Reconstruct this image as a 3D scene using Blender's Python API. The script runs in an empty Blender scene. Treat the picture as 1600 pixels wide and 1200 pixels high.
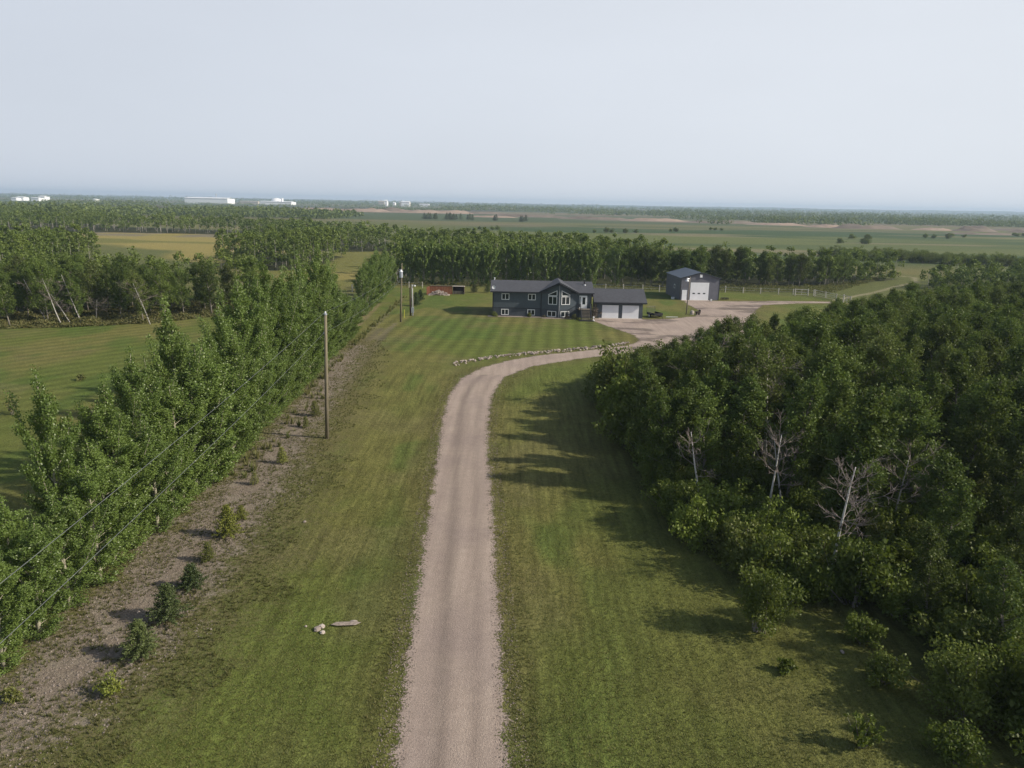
import bpy, math, random
import numpy as np
from mathutils import Matrix, Vector

# ------------------------------------------------------------------ camera, sky, sun, exposure
F = 1130.0; CH = 18.0; PITCH = math.radians(14.0); ROLL = math.radians(1.15)
RX = (math.cos(ROLL), math.sin(ROLL) * math.sin(PITCH), math.sin(ROLL) * math.cos(PITCH))
UX = (-math.sin(ROLL), math.cos(ROLL) * math.sin(PITCH), math.cos(ROLL) * math.cos(PITCH))
FX = (0.0, math.cos(PITCH), -math.sin(PITCH))
scene = bpy.context.scene
C = scene.collection
cam = bpy.data.cameras.new('camera'); camo = bpy.data.objects.new('camera', cam); C.objects.link(camo)
camo.matrix_world = Matrix(((RX[0], UX[0], -FX[0], 0), (RX[1], UX[1], -FX[1], 0), (RX[2], UX[2], -FX[2], CH), (0, 0, 0, 1)))
cam.sensor_width = 36.0; cam.lens = 36.0 * F / 1600.0; cam.clip_start = 0.5; cam.clip_end = 30000
scene.camera = camo
SUN_EL = math.radians(32); SUN_AZ = math.radians(-11)      # measured from +X towards +Y
sd = Vector((math.cos(SUN_EL) * math.cos(SUN_AZ), math.cos(SUN_EL) * math.sin(SUN_AZ), math.sin(SUN_EL)))
world = bpy.data.worlds.new('World'); scene.world = world; world.use_nodes = True
wn = world.node_tree; wn.nodes.clear()
sky = wn.nodes.new('ShaderNodeTexSky'); sky.sky_type = 'NISHITA'; sky.sun_disc = False
sky.sun_elevation = SUN_EL; sky.sun_rotation = math.radians(90) - SUN_AZ
sky.air_density = 1.3; sky.dust_density = 3.0; sky.ozone_density = 2.0; sky.altitude = 500
hsv = wn.nodes.new('ShaderNodeHueSaturation'); hsv.inputs['Saturation'].default_value = 0.8
# smoke-hazed sky: a pale lilac veil low down that thins towards the zenith, a little brighter on the sun's side
gtc = wn.nodes.new('ShaderNodeTexCoord'); sx = wn.nodes.new('ShaderNodeSeparateXYZ'); wn.links.new(gtc.outputs['Generated'], sx.inputs[0])
vz = wn.nodes.new('ShaderNodeMapRange'); vz.interpolation_type = 'SMOOTHSTEP'
wn.links.new(sx.outputs['Z'], vz.inputs[0])
for k_, v_ in ((1, 0.25), (2, 0.44), (3, 0.95), (4, 0.0)): vz.inputs[k_].default_value = v_
vx = wn.nodes.new('ShaderNodeMapRange'); wn.links.new(sx.outputs['X'], vx.inputs[0])
for k_, v_ in ((1, -0.8), (2, 0.8), (3, 0.0), (4, 1.0)): vx.inputs[k_].default_value = v_
veil = wn.nodes.new('ShaderNodeMix'); veil.data_type = 'RGBA'; wn.links.new(vx.outputs[0], veil.inputs[0])
veil.inputs[6].default_value = (4.85, 5.25, 5.95, 1); veil.inputs[7].default_value = (6.2, 6.5, 6.95, 1)
wmix = wn.nodes.new('ShaderNodeMix'); wmix.data_type = 'RGBA'; wn.links.new(vz.outputs[0], wmix.inputs[0]); wn.links.new(veil.outputs[2], wmix.inputs[7])
bg = wn.nodes.new('ShaderNodeBackground'); bg.inputs[1].default_value = 0.12
wo = wn.nodes.new('ShaderNodeOutputWorld')
nz = wn.nodes.new('ShaderNodeTexNoise'); nz.inputs['Scale'].default_value = 1.3; nz.inputs['Detail'].default_value = 4
nmp = wn.nodes.new('ShaderNodeMapping'); nmp.inputs['Scale'].default_value = (1, 1, 3.5); wn.links.new(gtc.outputs['Generated'], nmp.inputs[0]); wn.links.new(nmp.outputs[0], nz.inputs['Vector'])
nr = wn.nodes.new('ShaderNodeMapRange'); wn.links.new(nz.outputs['Fac'], nr.inputs[0])
for k_, v_ in ((1, 0.3), (2, 0.7), (3, 0.116), (4, 0.125)): nr.inputs[k_].default_value = v_
wn.links.new(nr.outputs[0], bg.inputs[1])
wn.links.new(sky.outputs[0], hsv.inputs['Color']); wn.links.new(hsv.outputs[0], wmix.inputs[6])
wn.links.new(wmix.outputs[2], bg.inputs[0]); wn.links.new(bg.outputs[0], wo.inputs[0])
sun = bpy.data.lights.new('sun', 'SUN'); sun.energy = 5.0; sun.angle = math.radians(0.8); sun.color = (1.0, 0.90, 0.75)
suno = bpy.data.objects.new('sun', sun); C.objects.link(suno); suno.location = (0, 0, 60)
suno.rotation_euler = sd.to_track_quat('Z', 'Y').to_euler()
scene.view_settings.view_transform = 'Standard'; scene.view_settings.look = 'None'
scene.view_settings.exposure = 0.1; scene.view_settings.gamma = 1.0; scene.view_settings.use_curve_mapping = False
scene.render.engine = 'CYCLES'
scene.cycles.use_denoising = True
scene.cycles.max_bounces = 6; scene.cycles.diffuse_bounces = 3; scene.cycles.transmission_bounces = 3
scene.cycles.transparent_max_bounces = 8; scene.cycles.volume_bounces = 0

# ------------------------------------------------------------------ helpers
rng = np.random.default_rng(7); R = random.Random(11)
rad = math.radians

def ray(px, py):
    u = (px - 800) / F; v = (600 - py) / F
    return [u * RX[i] + v * UX[i] + FX[i] for i in range(3)]
def g(px, py, z=0.0):                       # where a picture point lies on the ground
    d = ray(px, py); t = (z - CH) / d[2]
    return (d[0] * t, d[1] * t)

def hpt(px, py, Yd):
    d = ray(px, py); t = Yd / d[1]; return (d[0] * t, Yd, CH + d[2] * t)
def mesh_np(name, verts, quads, mat, parent=None, attrs=None, loc=None, smooth=False):
    me = bpy.data.meshes.new(name)
    verts = np.asarray(verts, dtype=np.float32); quads = np.asarray(quads, dtype=np.int32)
    k = quads.shape[1]; n = len(quads)
    me.vertices.add(len(verts)); me.vertices.foreach_set('co', verts.ravel())
    me.loops.add(n * k); me.loops.foreach_set('vertex_index', quads.ravel())
    me.polygons.add(n)
    me.polygons.foreach_set('loop_start', np.arange(0, n * k, k, dtype=np.int32))
    me.polygons.foreach_set('use_smooth', np.full(n, smooth, dtype=bool))
    me.update(calc_edges=True)
    for an, (ty, data) in (attrs or {}).items():
        a = me.attributes.new(an, ty, 'POINT')
        a.data.foreach_set('value' if ty == 'FLOAT' else 'color', np.asarray(data, dtype=np.float32).ravel())
    if mat: me.materials.append(mat)
    o = bpy.data.objects.new(name, me)
    if parent: o.parent = parent
    if loc: o.location = loc
    C.objects.link(o)
    return o

class MB:
    def __init__(s): s.v = []; s.f = []
    def poly(s, pts):
        b = len(s.v); s.v += [tuple(p) for p in pts]; s.f.append(tuple(range(b, b + len(pts)))); return s
    def box(s, x0, y0, z0, x1, y1, z1):
        b = len(s.v)
        s.v += [(x0, y0, z0), (x1, y0, z0), (x1, y1, z0), (x0, y1, z0), (x0, y0, z1), (x1, y0, z1), (x1, y1, z1), (x0, y1, z1)]
        s.f += [tuple(b + i for i in q) for q in ((0, 3, 2, 1), (4, 5, 6, 7), (0, 1, 5, 4), (1, 2, 6, 5), (2, 3, 7, 6), (3, 0, 4, 7))]
        return s
    def hexa(s, p):                         # 8 points ordered as in box
        b = len(s.v); s.v += [tuple(q) for q in p]
        s.f += [tuple(b + i for i in q) for q in ((0, 3, 2, 1), (4, 5, 6, 7), (0, 1, 5, 4), (1, 2, 6, 5), (2, 3, 7, 6), (3, 0, 4, 7))]
        return s
    def prism(s, prof, y0, y1):             # profile in xz, extruded along y
        n = len(prof); b = len(s.v)
        s.v += [(x, y0, z) for x, z in prof] + [(x, y1, z) for x, z in prof]
        s.f.append(tuple(b + i for i in range(n))); s.f.append(tuple(b + n + i for i in reversed(range(n))))
        for i in range(n):
            j = (i + 1) % n; s.f.append((b + j, b + i, b + n + i, b + n + j))
        return s
    def tube(s, pts, radii, k=8, cap=True):
        pts = [Vector(p) for p in pts]; b = len(s.v); n = len(pts)
        if not hasattr(radii, '__len__'): radii = [radii] * n
        for i, p in enumerate(pts):
            d = (pts[min(i + 1, n - 1)] - pts[max(i - 1, 0)]).normalized()
            a = d.cross(Vector((0.13, 0.97, 0.2)) if abs(d.y) < 0.9 else Vector((1, 0, 0))).normalized(); c = d.cross(a)
            for j in range(k):
                t = 2 * math.pi * j / k
                s.v.append(tuple(p + (a * math.cos(t) + c * math.sin(t)) * radii[i]))
        for i in range(n - 1):
            for j in range(k):
                j2 = (j + 1) % k
                s.f.append((b + i * k + j, b + i * k + j2, b + (i + 1) * k + j2, b + (i + 1) * k + j))
        if cap:
            s.f.append(tuple(b + j for j in reversed(range(k)))); s.f.append(tuple(b + (n - 1) * k + j for j in range(k)))
        return s
    def bar(s, p, q, w):
        return s.tube([p, q], w / 2 * 1.3, 4)
    def build(s, name, mat, parent=None, smooth=False, loc=None):
        me = bpy.data.meshes.new(name); me.from_pydata(s.v, [], s.f); me.materials.append(mat)
        if smooth: me.polygons.foreach_set('use_smooth', [True] * len(me.polygons))
        me.update()
        o = bpy.data.objects.new(name, me)
        if parent: o.parent = parent
        if loc: o.location = loc
        C.objects.link(o); return o

def tag(o, label=None, cat=None, group=None, kind=None):
    if label: o['label'] = label
    if cat: o['category'] = cat
    if group: o['group'] = group
    if kind: o['kind'] = kind
    return o
def thing(name, label, cat, loc=(0, 0, 0), rz=0.0, group=None):
    o = bpy.data.objects.new(name, None); C.objects.link(o); o.location = loc; o.rotation_euler = (0, 0, rz)
    o.empty_display_size = 0.3
    return tag(o, label, cat, group)
def dup(root, loc, rz=0.0, scale=1.0, label=None, group=None, tilt=(0, 0)):
    r = root.copy(); C.objects.link(r); r.location = loc; r.rotation_euler = (tilt[0], tilt[1], rz)
    r.scale = (scale, scale, scale) if not hasattr(scale, '__len__') else scale
    if label: r['label'] = label
    if group: r['group'] = group
    for ch in root.children:
        c = ch.copy(); C.objects.link(c); c.parent = r
        for gch in ch.children:
            d = gch.copy(); C.objects.link(d); d.parent = c
    return r

def sdist(P, poly):                         # signed distance to polygon, positive inside
    P = np.asarray(P, dtype=np.float64); n = len(poly); d2 = np.full(len(P), 1e18); ins = np.zeros(len(P), bool)
    for i in range(n):
        a = np.array(poly[i]); b = np.array(poly[(i + 1) % n]); e = b - a; w = P - a
        t = np.clip((w @ e) / (e @ e + 1e-12), 0, 1); q = w - t[:, None] * e
        d2 = np.minimum(d2, (q ** 2).sum(1))
        c = ((a[1] > P[:, 1]) != (b[1] > P[:, 1]))
        with np.errstate(divide='ignore', invalid='ignore'):
            xi = (b[0] - a[0]) * (P[:, 1] - a[1]) / (b[1] - a[1] if b[1] != a[1] else 1e-9) + a[0]
        ins ^= c & (P[:, 0] < xi)
    d = np.sqrt(d2); return np.where(ins, d, -d)

def vnoise(x, y, seed=0):
    xi = np.floor(x).astype(np.int64); yi = np.floor(y).astype(np.int64); fx = x - xi; fy = y - yi
    fx = fx * fx * (3 - 2 * fx); fy = fy * fy * (3 - 2 * fy)
    def h(a, b):
        v = (a * 374761393 + b * 668265263 + seed * 1442695041) & 0x7fffffff
        v = ((v ^ (v >> 13)) * 1274126177) & 0x7fffffff
        return ((v ^ (v >> 16)) & 0xffff) / 65535.0
    return (h(xi, yi) * (1 - fx) + h(xi + 1, yi) * fx) * (1 - fy) + (h(xi, yi + 1) * (1 - fx) + h(xi + 1, yi + 1) * fx) * fy
def fbm(x, y, sc, seed=0, oct=4):
    x = x / sc; y = y / sc; s = 0; a = 0.5; t = 0
    for i in range(oct):
        s = s + a * vnoise(x, y, seed + i * 17); t += a; a *= 0.5; x = x * 2.03 + 5.1; y = y * 2.03 + 9.7
    return s / t
def sstep(a, b, x):
    t = np.clip((x - a) / (b - a), 0, 1); return t * t * (3 - 2 * t)

# ------------------------------------------------------------------ materials
def new_mat(name):
    m = bpy.data.materials.new(name); m.use_nodes = True; nt = m.node_tree
    return m, nt, nt.nodes['Principled BSDF']
def N(nt, t, **kw):
    n = nt.nodes.new(t)
    for k, v in kw.items(): setattr(n, k, v)
    return n
def noise(nt, vec, scale, detail=3, rough=0.55, dim='3D'):
    n = N(nt, 'ShaderNodeTexNoise'); n.inputs['Scale'].default_value = scale; n.inputs['Detail'].default_value = detail
    n.inputs['Roughness'].default_value = rough
    if vec is not None: nt.links.new(vec, n.inputs['Vector'])
    return n.outputs['Fac']
def math_(nt, op, a, b=None, c=None, clamp=False):
    n = N(nt, 'ShaderNodeMath', operation=op); n.use_clamp = clamp
    for i, v in enumerate((a, b, c)):
        if v is None: continue
        if isinstance(v, (int, float)): n.inputs[i].default_value = v
        else: nt.links.new(v, n.inputs[i])
    return n.outputs[0]
def mrange(nt, v, a, b, c, d):
    n = N(nt, 'ShaderNodeMapRange'); nt.links.new(v, n.inputs[0])
    for i, x in enumerate((a, b, c, d)): n.inputs[i + 1].default_value = x
    return n.outputs[0]
def mixc(nt, fac, a, b, mode='MIX'):
    n = N(nt, 'ShaderNodeMix', data_type='RGBA', blend_type=mode)
    for i, v in ((0, fac), (6, a), (7, b)):
        if isinstance(v, (int, float)): n.inputs[i].default_value = v
        elif isinstance(v, tuple): n.inputs[i].default_value = (v[0], v[1], v[2], 1)
        else: nt.links.new(v, n.inputs[i])
    return n.outputs[2]
def attr(nt, name, out='Fac'):
    n = N(nt, 'ShaderNodeAttribute', attribute_name=name); return n.outputs[out]
def bump(nt, b, h, strength, dist):
    n = N(nt, 'ShaderNodeBump'); n.inputs['Strength'].default_value = strength; n.inputs['Distance'].default_value = dist
    nt.links.new(h, n.inputs['Height']); nt.links.new(n.outputs[0], b.inputs['Normal'])

def flat(name, col, rough=0.7, var=0.12, scale=3.0, metal=0.0, spec=0.4):
    m, nt, b = new_mat(name)
    tc = N(nt, 'ShaderNodeTexCoord').outputs['Object']
    n = noise(nt, tc, scale, 5)
    f = mrange(nt, n, 0.3, 0.7, 1 - var, 1 + var)
    cb = N(nt, 'ShaderNodeCombineColor')
    for i in range(3): nt.links.new(math_(nt, 'MULTIPLY', f, float(col[i])), cb.inputs[i])
    nt.links.new(cb.outputs[0], b.inputs['Base Color'])
    b.inputs['Roughness'].default_value = rough; b.inputs['Metallic'].default_value = metal
    b.inputs['Specular IOR Level'].default_value = spec
    return m

def leaf_mat(name, col, col2, trans=0.3, gloss=0.25, var=0.3, rough=0.5, odd=(0.13, 0.13, 0.045)):
    m, nt, b = new_mat(name)
    nt.nodes.remove(b)
    out = nt.nodes['Material Output']
    t = attr(nt, 'tint'); oi = N(nt, 'ShaderNodeObjectInfo').outputs['Random']
    f = math_(nt, 'ADD', math_(nt, 'MULTIPLY', t, 0.72), math_(nt, 'MULTIPLY', oi, 0.28), clamp=True)
    c = mixc(nt, f, col, col2)
    c = mixc(nt, mrange(nt, math_(nt, 'FRACT', math_(nt, 'MULTIPLY', oi, 13.7)), .55, 1.0, 0, .45), c, odd)
    br = mrange(nt, math_(nt, 'FRACT', math_(nt, 'MULTIPLY', oi, 7.31)), 0, 1, 1 - var, 1 + var)
    mul = N(nt, 'ShaderNodeVectorMath', operation='SCALE'); nt.links.new(c, mul.inputs[0]); nt.links.new(br, mul.inputs['Scale'])
    c = mul.outputs[0]
    d = N(nt, 'ShaderNodeBsdfDiffuse'); nt.links.new(c, d.inputs[0])
    tr = N(nt, 'ShaderNodeBsdfTranslucent')
    tc = mixc(nt, 0.5, c, (0.16, 0.22, 0.03)); nt.links.new(tc, tr.inputs[0])
    gl = N(nt, 'ShaderNodeBsdfGlossy'); gl.inputs['Roughness'].default_value = rough; gl.inputs[0].default_value = (0.5, 0.5, 0.5, 1)
    m1 = N(nt, 'ShaderNodeMixShader'); m1.inputs[0].default_value = trans
    nt.links.new(d.outputs[0], m1.inputs[1]); nt.links.new(tr.outputs[0], m1.inputs[2])
    m2 = N(nt, 'ShaderNodeMixShader'); m2.inputs[0].default_value = gloss
    nt.links.new(m1.outputs[0], m2.inputs[1]); nt.links.new(gl.outputs[0], m2.inputs[2])
    nt.links.new(m2.outputs[0], out.inputs[0])
    return m
M = {}
M['aspen_leaf'] = leaf_mat('aspen_leaf', (0.040, 0.076, 0.018), (0.130, 0.175, 0.036), gloss=0.03)
M['poplar_leaf'] = leaf_mat('poplar_leaf', (0.075, 0.132, 0.022), (0.205, 0.280, 0.070), trans=0.38, gloss=0.05, rough=0.42, var=0.12, odd=(0.13, 0.19, 0.05))
M['shrub_leaf'] = leaf_mat('shrub_leaf', (0.062, 0.100, 0.016), (0.165, 0.200, 0.034), gloss=0.03)
M['spruce_leaf'] = leaf_mat('spruce_needles', (0.030, 0.058, 0.020), (0.090, 0.125, 0.040), trans=0.1, gloss=0.04)
M['yellow_leaf'] = leaf_mat('yellow_needles', (0.09, 0.12, 0.02), (0.19, 0.20, 0.035), trans=0.2, gloss=0.04)
M['weed'] = leaf_mat('weed_leaf', (0.085, 0.115, 0.030), (0.23, 0.20, 0.085), trans=0.2, gloss=0.02)
M['twig_leaf'] = leaf_mat('dry_twigs', (0.10, 0.08, 0.06), (0.19, 0.16, 0.13), trans=0.0, gloss=0.02)

def bark(name, base, dark, scale=6.0, thr=0.56):
    m, nt, b = new_mat(name)
    tc = N(nt, 'ShaderNodeTexCoord').outputs['Object']
    mp = N(nt, 'ShaderNodeMapping'); mp.inputs['Scale'].default_value = (1, 1, 0.9); nt.links.new(tc, mp.inputs[0])
    n = noise(nt, mp.outputs[0], scale, 4)
    f = mrange(nt, n, thr, thr + 0.06, 0, 1)
    n2 = noise(nt, tc, 1.5, 3)
    c = mixc(nt, mrange(nt, n2, 0.3, 0.7, 0, 0.6), base, tuple(x * 0.6 for x in base))
    nt.links.new(mixc(nt, f, c, dark), b.inputs['Base Color']); b.inputs['Roughness'].default_value = 0.85
    return m
M['bark_white'] = bark('aspen_bark', (0.40, 0.385, 0.35), (0.05, 0.045, 0.04), 3.0, 0.54)
M['bark_bright'] = bark('bright_bark', (0.56, 0.54, 0.50), (0.06, 0.05, 0.045), 3.0, 0.56)
M['bark_pale'] = bark('pale_bark', (0.30, 0.28, 0.25), (0.12, 0.11, 0.10), 1.0)
M['bark_grey'] = bark('grey_bark', (0.22, 0.20, 0.165), (0.07, 0.06, 0.05))
M['bark_poplar'] = bark('poplar_bark', (0.36, 0.34, 0.25), (0.12, 0.10, 0.08))
M['bark_dead'] = bark('dead_bark', (0.25, 0.21, 0.19), (0.12, 0.09, 0.08))

# ------------------------------------------------------------------ ground
DRV_L = [(-2.9, 2), (-3.3, 12), (-3.6, 19.9), (-4.1, 27.1), (-4.6, 36), (-5.3, 49.0), (-5.85, 58.3), (-6.05, 66.6), (-5.4, 74.0), (-3.2, 79.8), (-0.5, 83.6), (3.1, 86.9), (9.7, 90.8), (15.2, 94.6), (17.3, 97.5)]
DRV_R = [(0.8, 2), (0.5, 12), (0.1, 20.0), (-0.2, 25.0), (-0.6, 32.6), (-1.1, 42.2), (-1.75, 52), (-1.95, 58.6), (-1.9, 67.0), (-0.9, 75.0), (2.2, 80.7), (7.7, 85.2), (12.7, 88.4), (17, 91)]
YARD_OUT = [(22, 93.5), (28, 97.5), (34, 104), (38.5, 112), (40.5, 120), (44, 131), (48, 139), (56, 142.6), (64, 144.2), (64, 146.3), (52, 145.6), (44, 143.6), (41, 143.8), (33.8, 143.6), (33.2, 138), (33.5, 130), (31, 122.5), (26.5, 119.3), (22.5, 118.0), (21.8, 118.0), (13.5, 118.0), (12.6, 117.0), (13.3, 113.5), (15.3, 108), (17.5, 102.5)]
DRIVE = DRV_R + YARD_OUT + list(reversed(DRV_L))
DIRT = [(-26, 14), (-17.0, 18), (-15.0, 21.5), (-13.8, 26.8), (-13.7, 34.8), (-14.7, 48.4), (-15.9, 61.5), (-17.1, 75), (-18.6, 92), (-20.6, 92), (-22.0, 80), (-20.2, 66), (-19.2, 50), (-19.5, 36), (-19.5, 24)]
LWOOD = [(-150, 92), (-70, 98), (-62, 101), (-53, 106), (-47, 114), (-44, 121), (-48, 134), (-60, 135), (-78, 134), (-100, 150), (-122, 215), (-190, 210), (-230, 120)]
CWOOD = [(-82, 203), (-76, 196), (-66, 186), (-57, 190), (-54, 215), (-56, 240), (-66, 250), (-78, 240), (-84, 225)]
BWOOD = [(-30, 172), (-24, 162), (-8, 164), (20, 169), (42, 168), (60, 172), (78, 178), (95, 190), (106, 200), (98, 208), (80, 201), (62, 197), (46, 200), (36, 220), (20, 250), (-18, 272), (-38, 262), (-34, 230), (-32, 200)]
RWOOD = [(8.6, 73), (13.5, 79.5), (21, 81.5), (35, 88), (47, 103), (60, 116), (90, 128), (130, 128), (130, 20), (18, 14), (17.5, 25), (17.8, 30), (13.5, 31.5), (11.0, 34), (9.6, 38), (9.0, 45), (8.8, 55)]
FWOOD = [(-700, 460), (-420, 380), (-250, 300), (-235, 335), (-205, 372), (-140, 372), (-108, 330), (-90, 268), (-60, 264), (-42, 272), (-38, 312), (-75, 345), (-120, 415), (-230, 440), (-330, 520), (-430, 640), (-760, 700)]

def axis(parts):
    out = [parts[0][0]]
    for a, b, n in parts:
        out += list(np.linspace(a, b, n + 1)[1:])
    return np.array(out)
gx = axis([(-8600, -3000, 24), (-3000, -800, 50), (-800, -200, 110), (-200, -75, 120), (-75, -30, 100), (-30, 30, 200), (30, 75, 100), (75, 200, 120), (200, 800, 110), (800, 3000, 50), (3000, 8600, 24)])
gy = axis([(-300, 0, 24), (0, 14, 16), (14, 60, 150), (60, 130, 190), (130, 200, 120), (200, 400, 170), (400, 900, 160), (900, 2000, 110), (2000, 4000, 50), (4000, 8600, 30)])
X, Y = np.meshgrid(gx, gy); px_, py_ = X.ravel(), Y.ravel(); PP = np.stack([px_, py_], 1)
def wob(poly, amp, sc, seed):
    return sdist(PP, poly) + (fbm(px_, py_, sc, seed) - 0.5) * 2 * amp
def lerp(c, col, f):
    return c * (1 - f[:, None]) + np.array(col)[None, :] * f[:, None]
base = np.tile(np.array([0.105, 0.118, 0.040]), (len(PP), 1))       # rough meadow
n1 = fbm(px_, py_, 60, 1); n2 = fbm(px_, py_, 14, 2); n3 = fbm(px_ * 0.35, py_, 90, 3); n4 = fbm(px_ * 0.25, py_, 30, 8)
base = lerp(base, (0.175, 0.150, 0.060), sstep(0.45, 0.7, n1) * 0.8)
# marsh on the right and far middle
marsh = sstep(225, 290, py_ + (n1 - .5) * 80) * sstep(-80, 20, px_ + (n1 - .5) * 60)
mcol = lerp(np.tile(np.array([0.050, 0.082, 0.032]), (len(PP), 1)), (0.110, 0.130, 0.045), sstep(0.40, 0.60, n3))
mcol = lerp(mcol, (0.20, 0.17, 0.10), sstep(0.62, 0.72, n4) * 0.7)
base = base * (1 - marsh[:, None]) + mcol * marsh[:, None]
far = sstep(560, 760, py_ + (n1 - .5) * 200 - px_ * 0.15)
fcol = lerp(np.tile(np.array([0.135, 0.13, 0.06]), (len(PP), 1)), (0.17, 0.14, 0.095), sstep(0.45, 0.6, fbm(px_ * .3, py_, 160, 5)))
fcol = lerp(fcol, (0.07, 0.095, 0.045), sstep(0.5, 0.62, fbm(px_ * .25, py_, 300, 6)))
base = base * (1 - far[:, None]) + fcol * far[:, None]
# dark turned earth beyond the green on the left of centre
dk = sstep(1150, 1300, py_) * (1 - sstep(1900, 2200, py_)) * sstep(-900, -700, px_) * (1 - sstep(-120, 0, px_)) * sstep(0.35, 0.5, n1)
base = lerp(base, (0.075, 0.055, 0.045), dk * 0.8)
# tan hay meadows
for poly in ([(-260, 300), (-190, 296), (-120, 250), (-96, 215), (-46, 160), (-36, 150), (-34, 200), (-38, 262), (-50, 268), (-92, 268), (-112, 330), (-120, 350), (-145, 376), (-205, 385), (-245, 345)],):
    f = sstep(-6, 6, wob(poly, 8, 25, 4))
    hay = lerp(np.tile(np.array([0.250, 0.210, 0.070]), (len(PP), 1)), (0.150, 0.150, 0.045), sstep(0.42, 0.62, fbm(px_ * 0.5, py_, 30, 9)))
    hay = lerp(hay, (0.17, 0.15, 0.125), sstep(330, 350, py_) * sstep(0.35, 0.55, n2) * 0.7)
    base = base * (1 - f[:, None]) + hay * f[:, None]
# mown lawns
LAWN = [(-150, -250), (60, -250), (30, 20), (30, 90), (66, 130), (70, 142), (63, 153), (50, 158.5), (28, 156), (21, 158), (-26, 160), (-26.5, 140), (-30, 118), (-46, 117), (-53, 105.5), (-70, 97.5), (-150, 90)]
fl = sstep(-1.0, 0.8, wob(LAWN, 1.0, 6, 10))
lawn = lerp(np.tile(np.array([0.108, 0.132, 0.031]), (len(PP), 1)), (0.142, 0.140, 0.043), sstep(0.40, 0.66, fbm(px_, py_ * 0.45, 9, 11)))
lawn = lerp(lawn, (0.076, 0.120, 0.025), sstep(0.52, 0.68, fbm(px_, py_ * 0.5, 5, 12)) * 0.7)
lawn = lerp(lawn, (0.145, 0.135, 0.055), sstep(0.60, 0.74, fbm(px_, py_, 6, 13)) * 0.5)
lawn = lerp(lawn, (0.116, 0.116, 0.033), sstep(1, 6, px_) * (1 - sstep(60, 80, py_)) * .6)
base = base * (1 - fl[:, None]) + lawn * fl[:, None]
# yellower verges beside the drive
sdrv = sdist(PP, DRIVE)
vg = sstep(-3.2, -0.6, sdrv + (fbm(px_, py_, 3, 14) - .5) * 2.0) * (1 - sstep(-0.2, 0.2, sdrv))
base = lerp(base, (0.125, 0.108, 0.042), vg * 0.45)
# woodland floor
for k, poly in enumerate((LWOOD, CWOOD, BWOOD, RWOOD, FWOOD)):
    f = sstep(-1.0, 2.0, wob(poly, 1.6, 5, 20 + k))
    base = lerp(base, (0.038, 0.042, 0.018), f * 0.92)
# worn tracks going on from the dirt strip
def track(pts, w, amp):
    pts = np.array(pts, float); d = np.full(len(PP), 1e9)
    for a, b in zip(pts[:-1], pts[1:]):
        e = b - a; w_ = PP - a; t = np.clip((w_ @ e) / (e @ e), 0, 1); d = np.minimum(d, np.hypot(*(w_ - t[:, None] * e).T))
    return (1 - sstep(w * 0.5, w * 1.1, d + (fbm(px_, py_, 2.0, 31) - .5) * w)) * amp
for t in ([(-16.2, 66), (-17.4, 85), (-18.0, 100), (-17.9, 109)], [(-17.9, 66), (-19.0, 85), (-19.2, 104)]):
    base = lerp(base, (0.14, 0.115, 0.09), track(t, 0.6, 0.55))
base = lerp(base, (0.21, 0.165, 0.095), track([(-21.4, 74), (-22.6, 92), (-23.2, 108), (-24.4, 130)], 0.7, 0.6))
base = lerp(base, (0.15, 0.13, 0.08), track([(-19.7, 74), (-20.1, 96), (-20.8, 118), (-21.2, 138)], 0.5, 0.5))
# pale sandy path on the right beyond the corral
base = lerp(base, (0.36, 0.31, 0.21), track([(66, 149), (72, 155), (82, 165), (93, 178), (106, 192), (113, 206), (104, 222)], 0.8, 0.5))
base = lerp(base, (0.27, 0.24, 0.16), track([(90, 300), (160, 285), (230, 300)], 2.5, 0.5))
sdirt = sdist(PP, DIRT)
hgt = np.zeros(len(PP))
dirtm = np.clip(sdirt / 3.2, -1.6, 1)
stripe_f = fl * sstep(76, 90, py_) * sstep(-24, -18, px_) * (1 - sstep(16, 20, px_)) * (1 - sstep(118, 126, py_)) 
stripe_l = fl * (1 - sstep(-30, -27, px_)) * sstep(50, 66, py_)
stripe_r = fl * (1 - sstep(70, 90, py_)) * sstep(-28, -20, px_) * 0.9
nX, nY = len(gx), len(gy)
idx = (np.arange(nY - 1)[:, None] * nX + np.arange(nX - 1)[None, :]).ravel()
quads = np.stack([idx, idx + 1, idx + nX + 1, idx + nX], 1)

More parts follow.
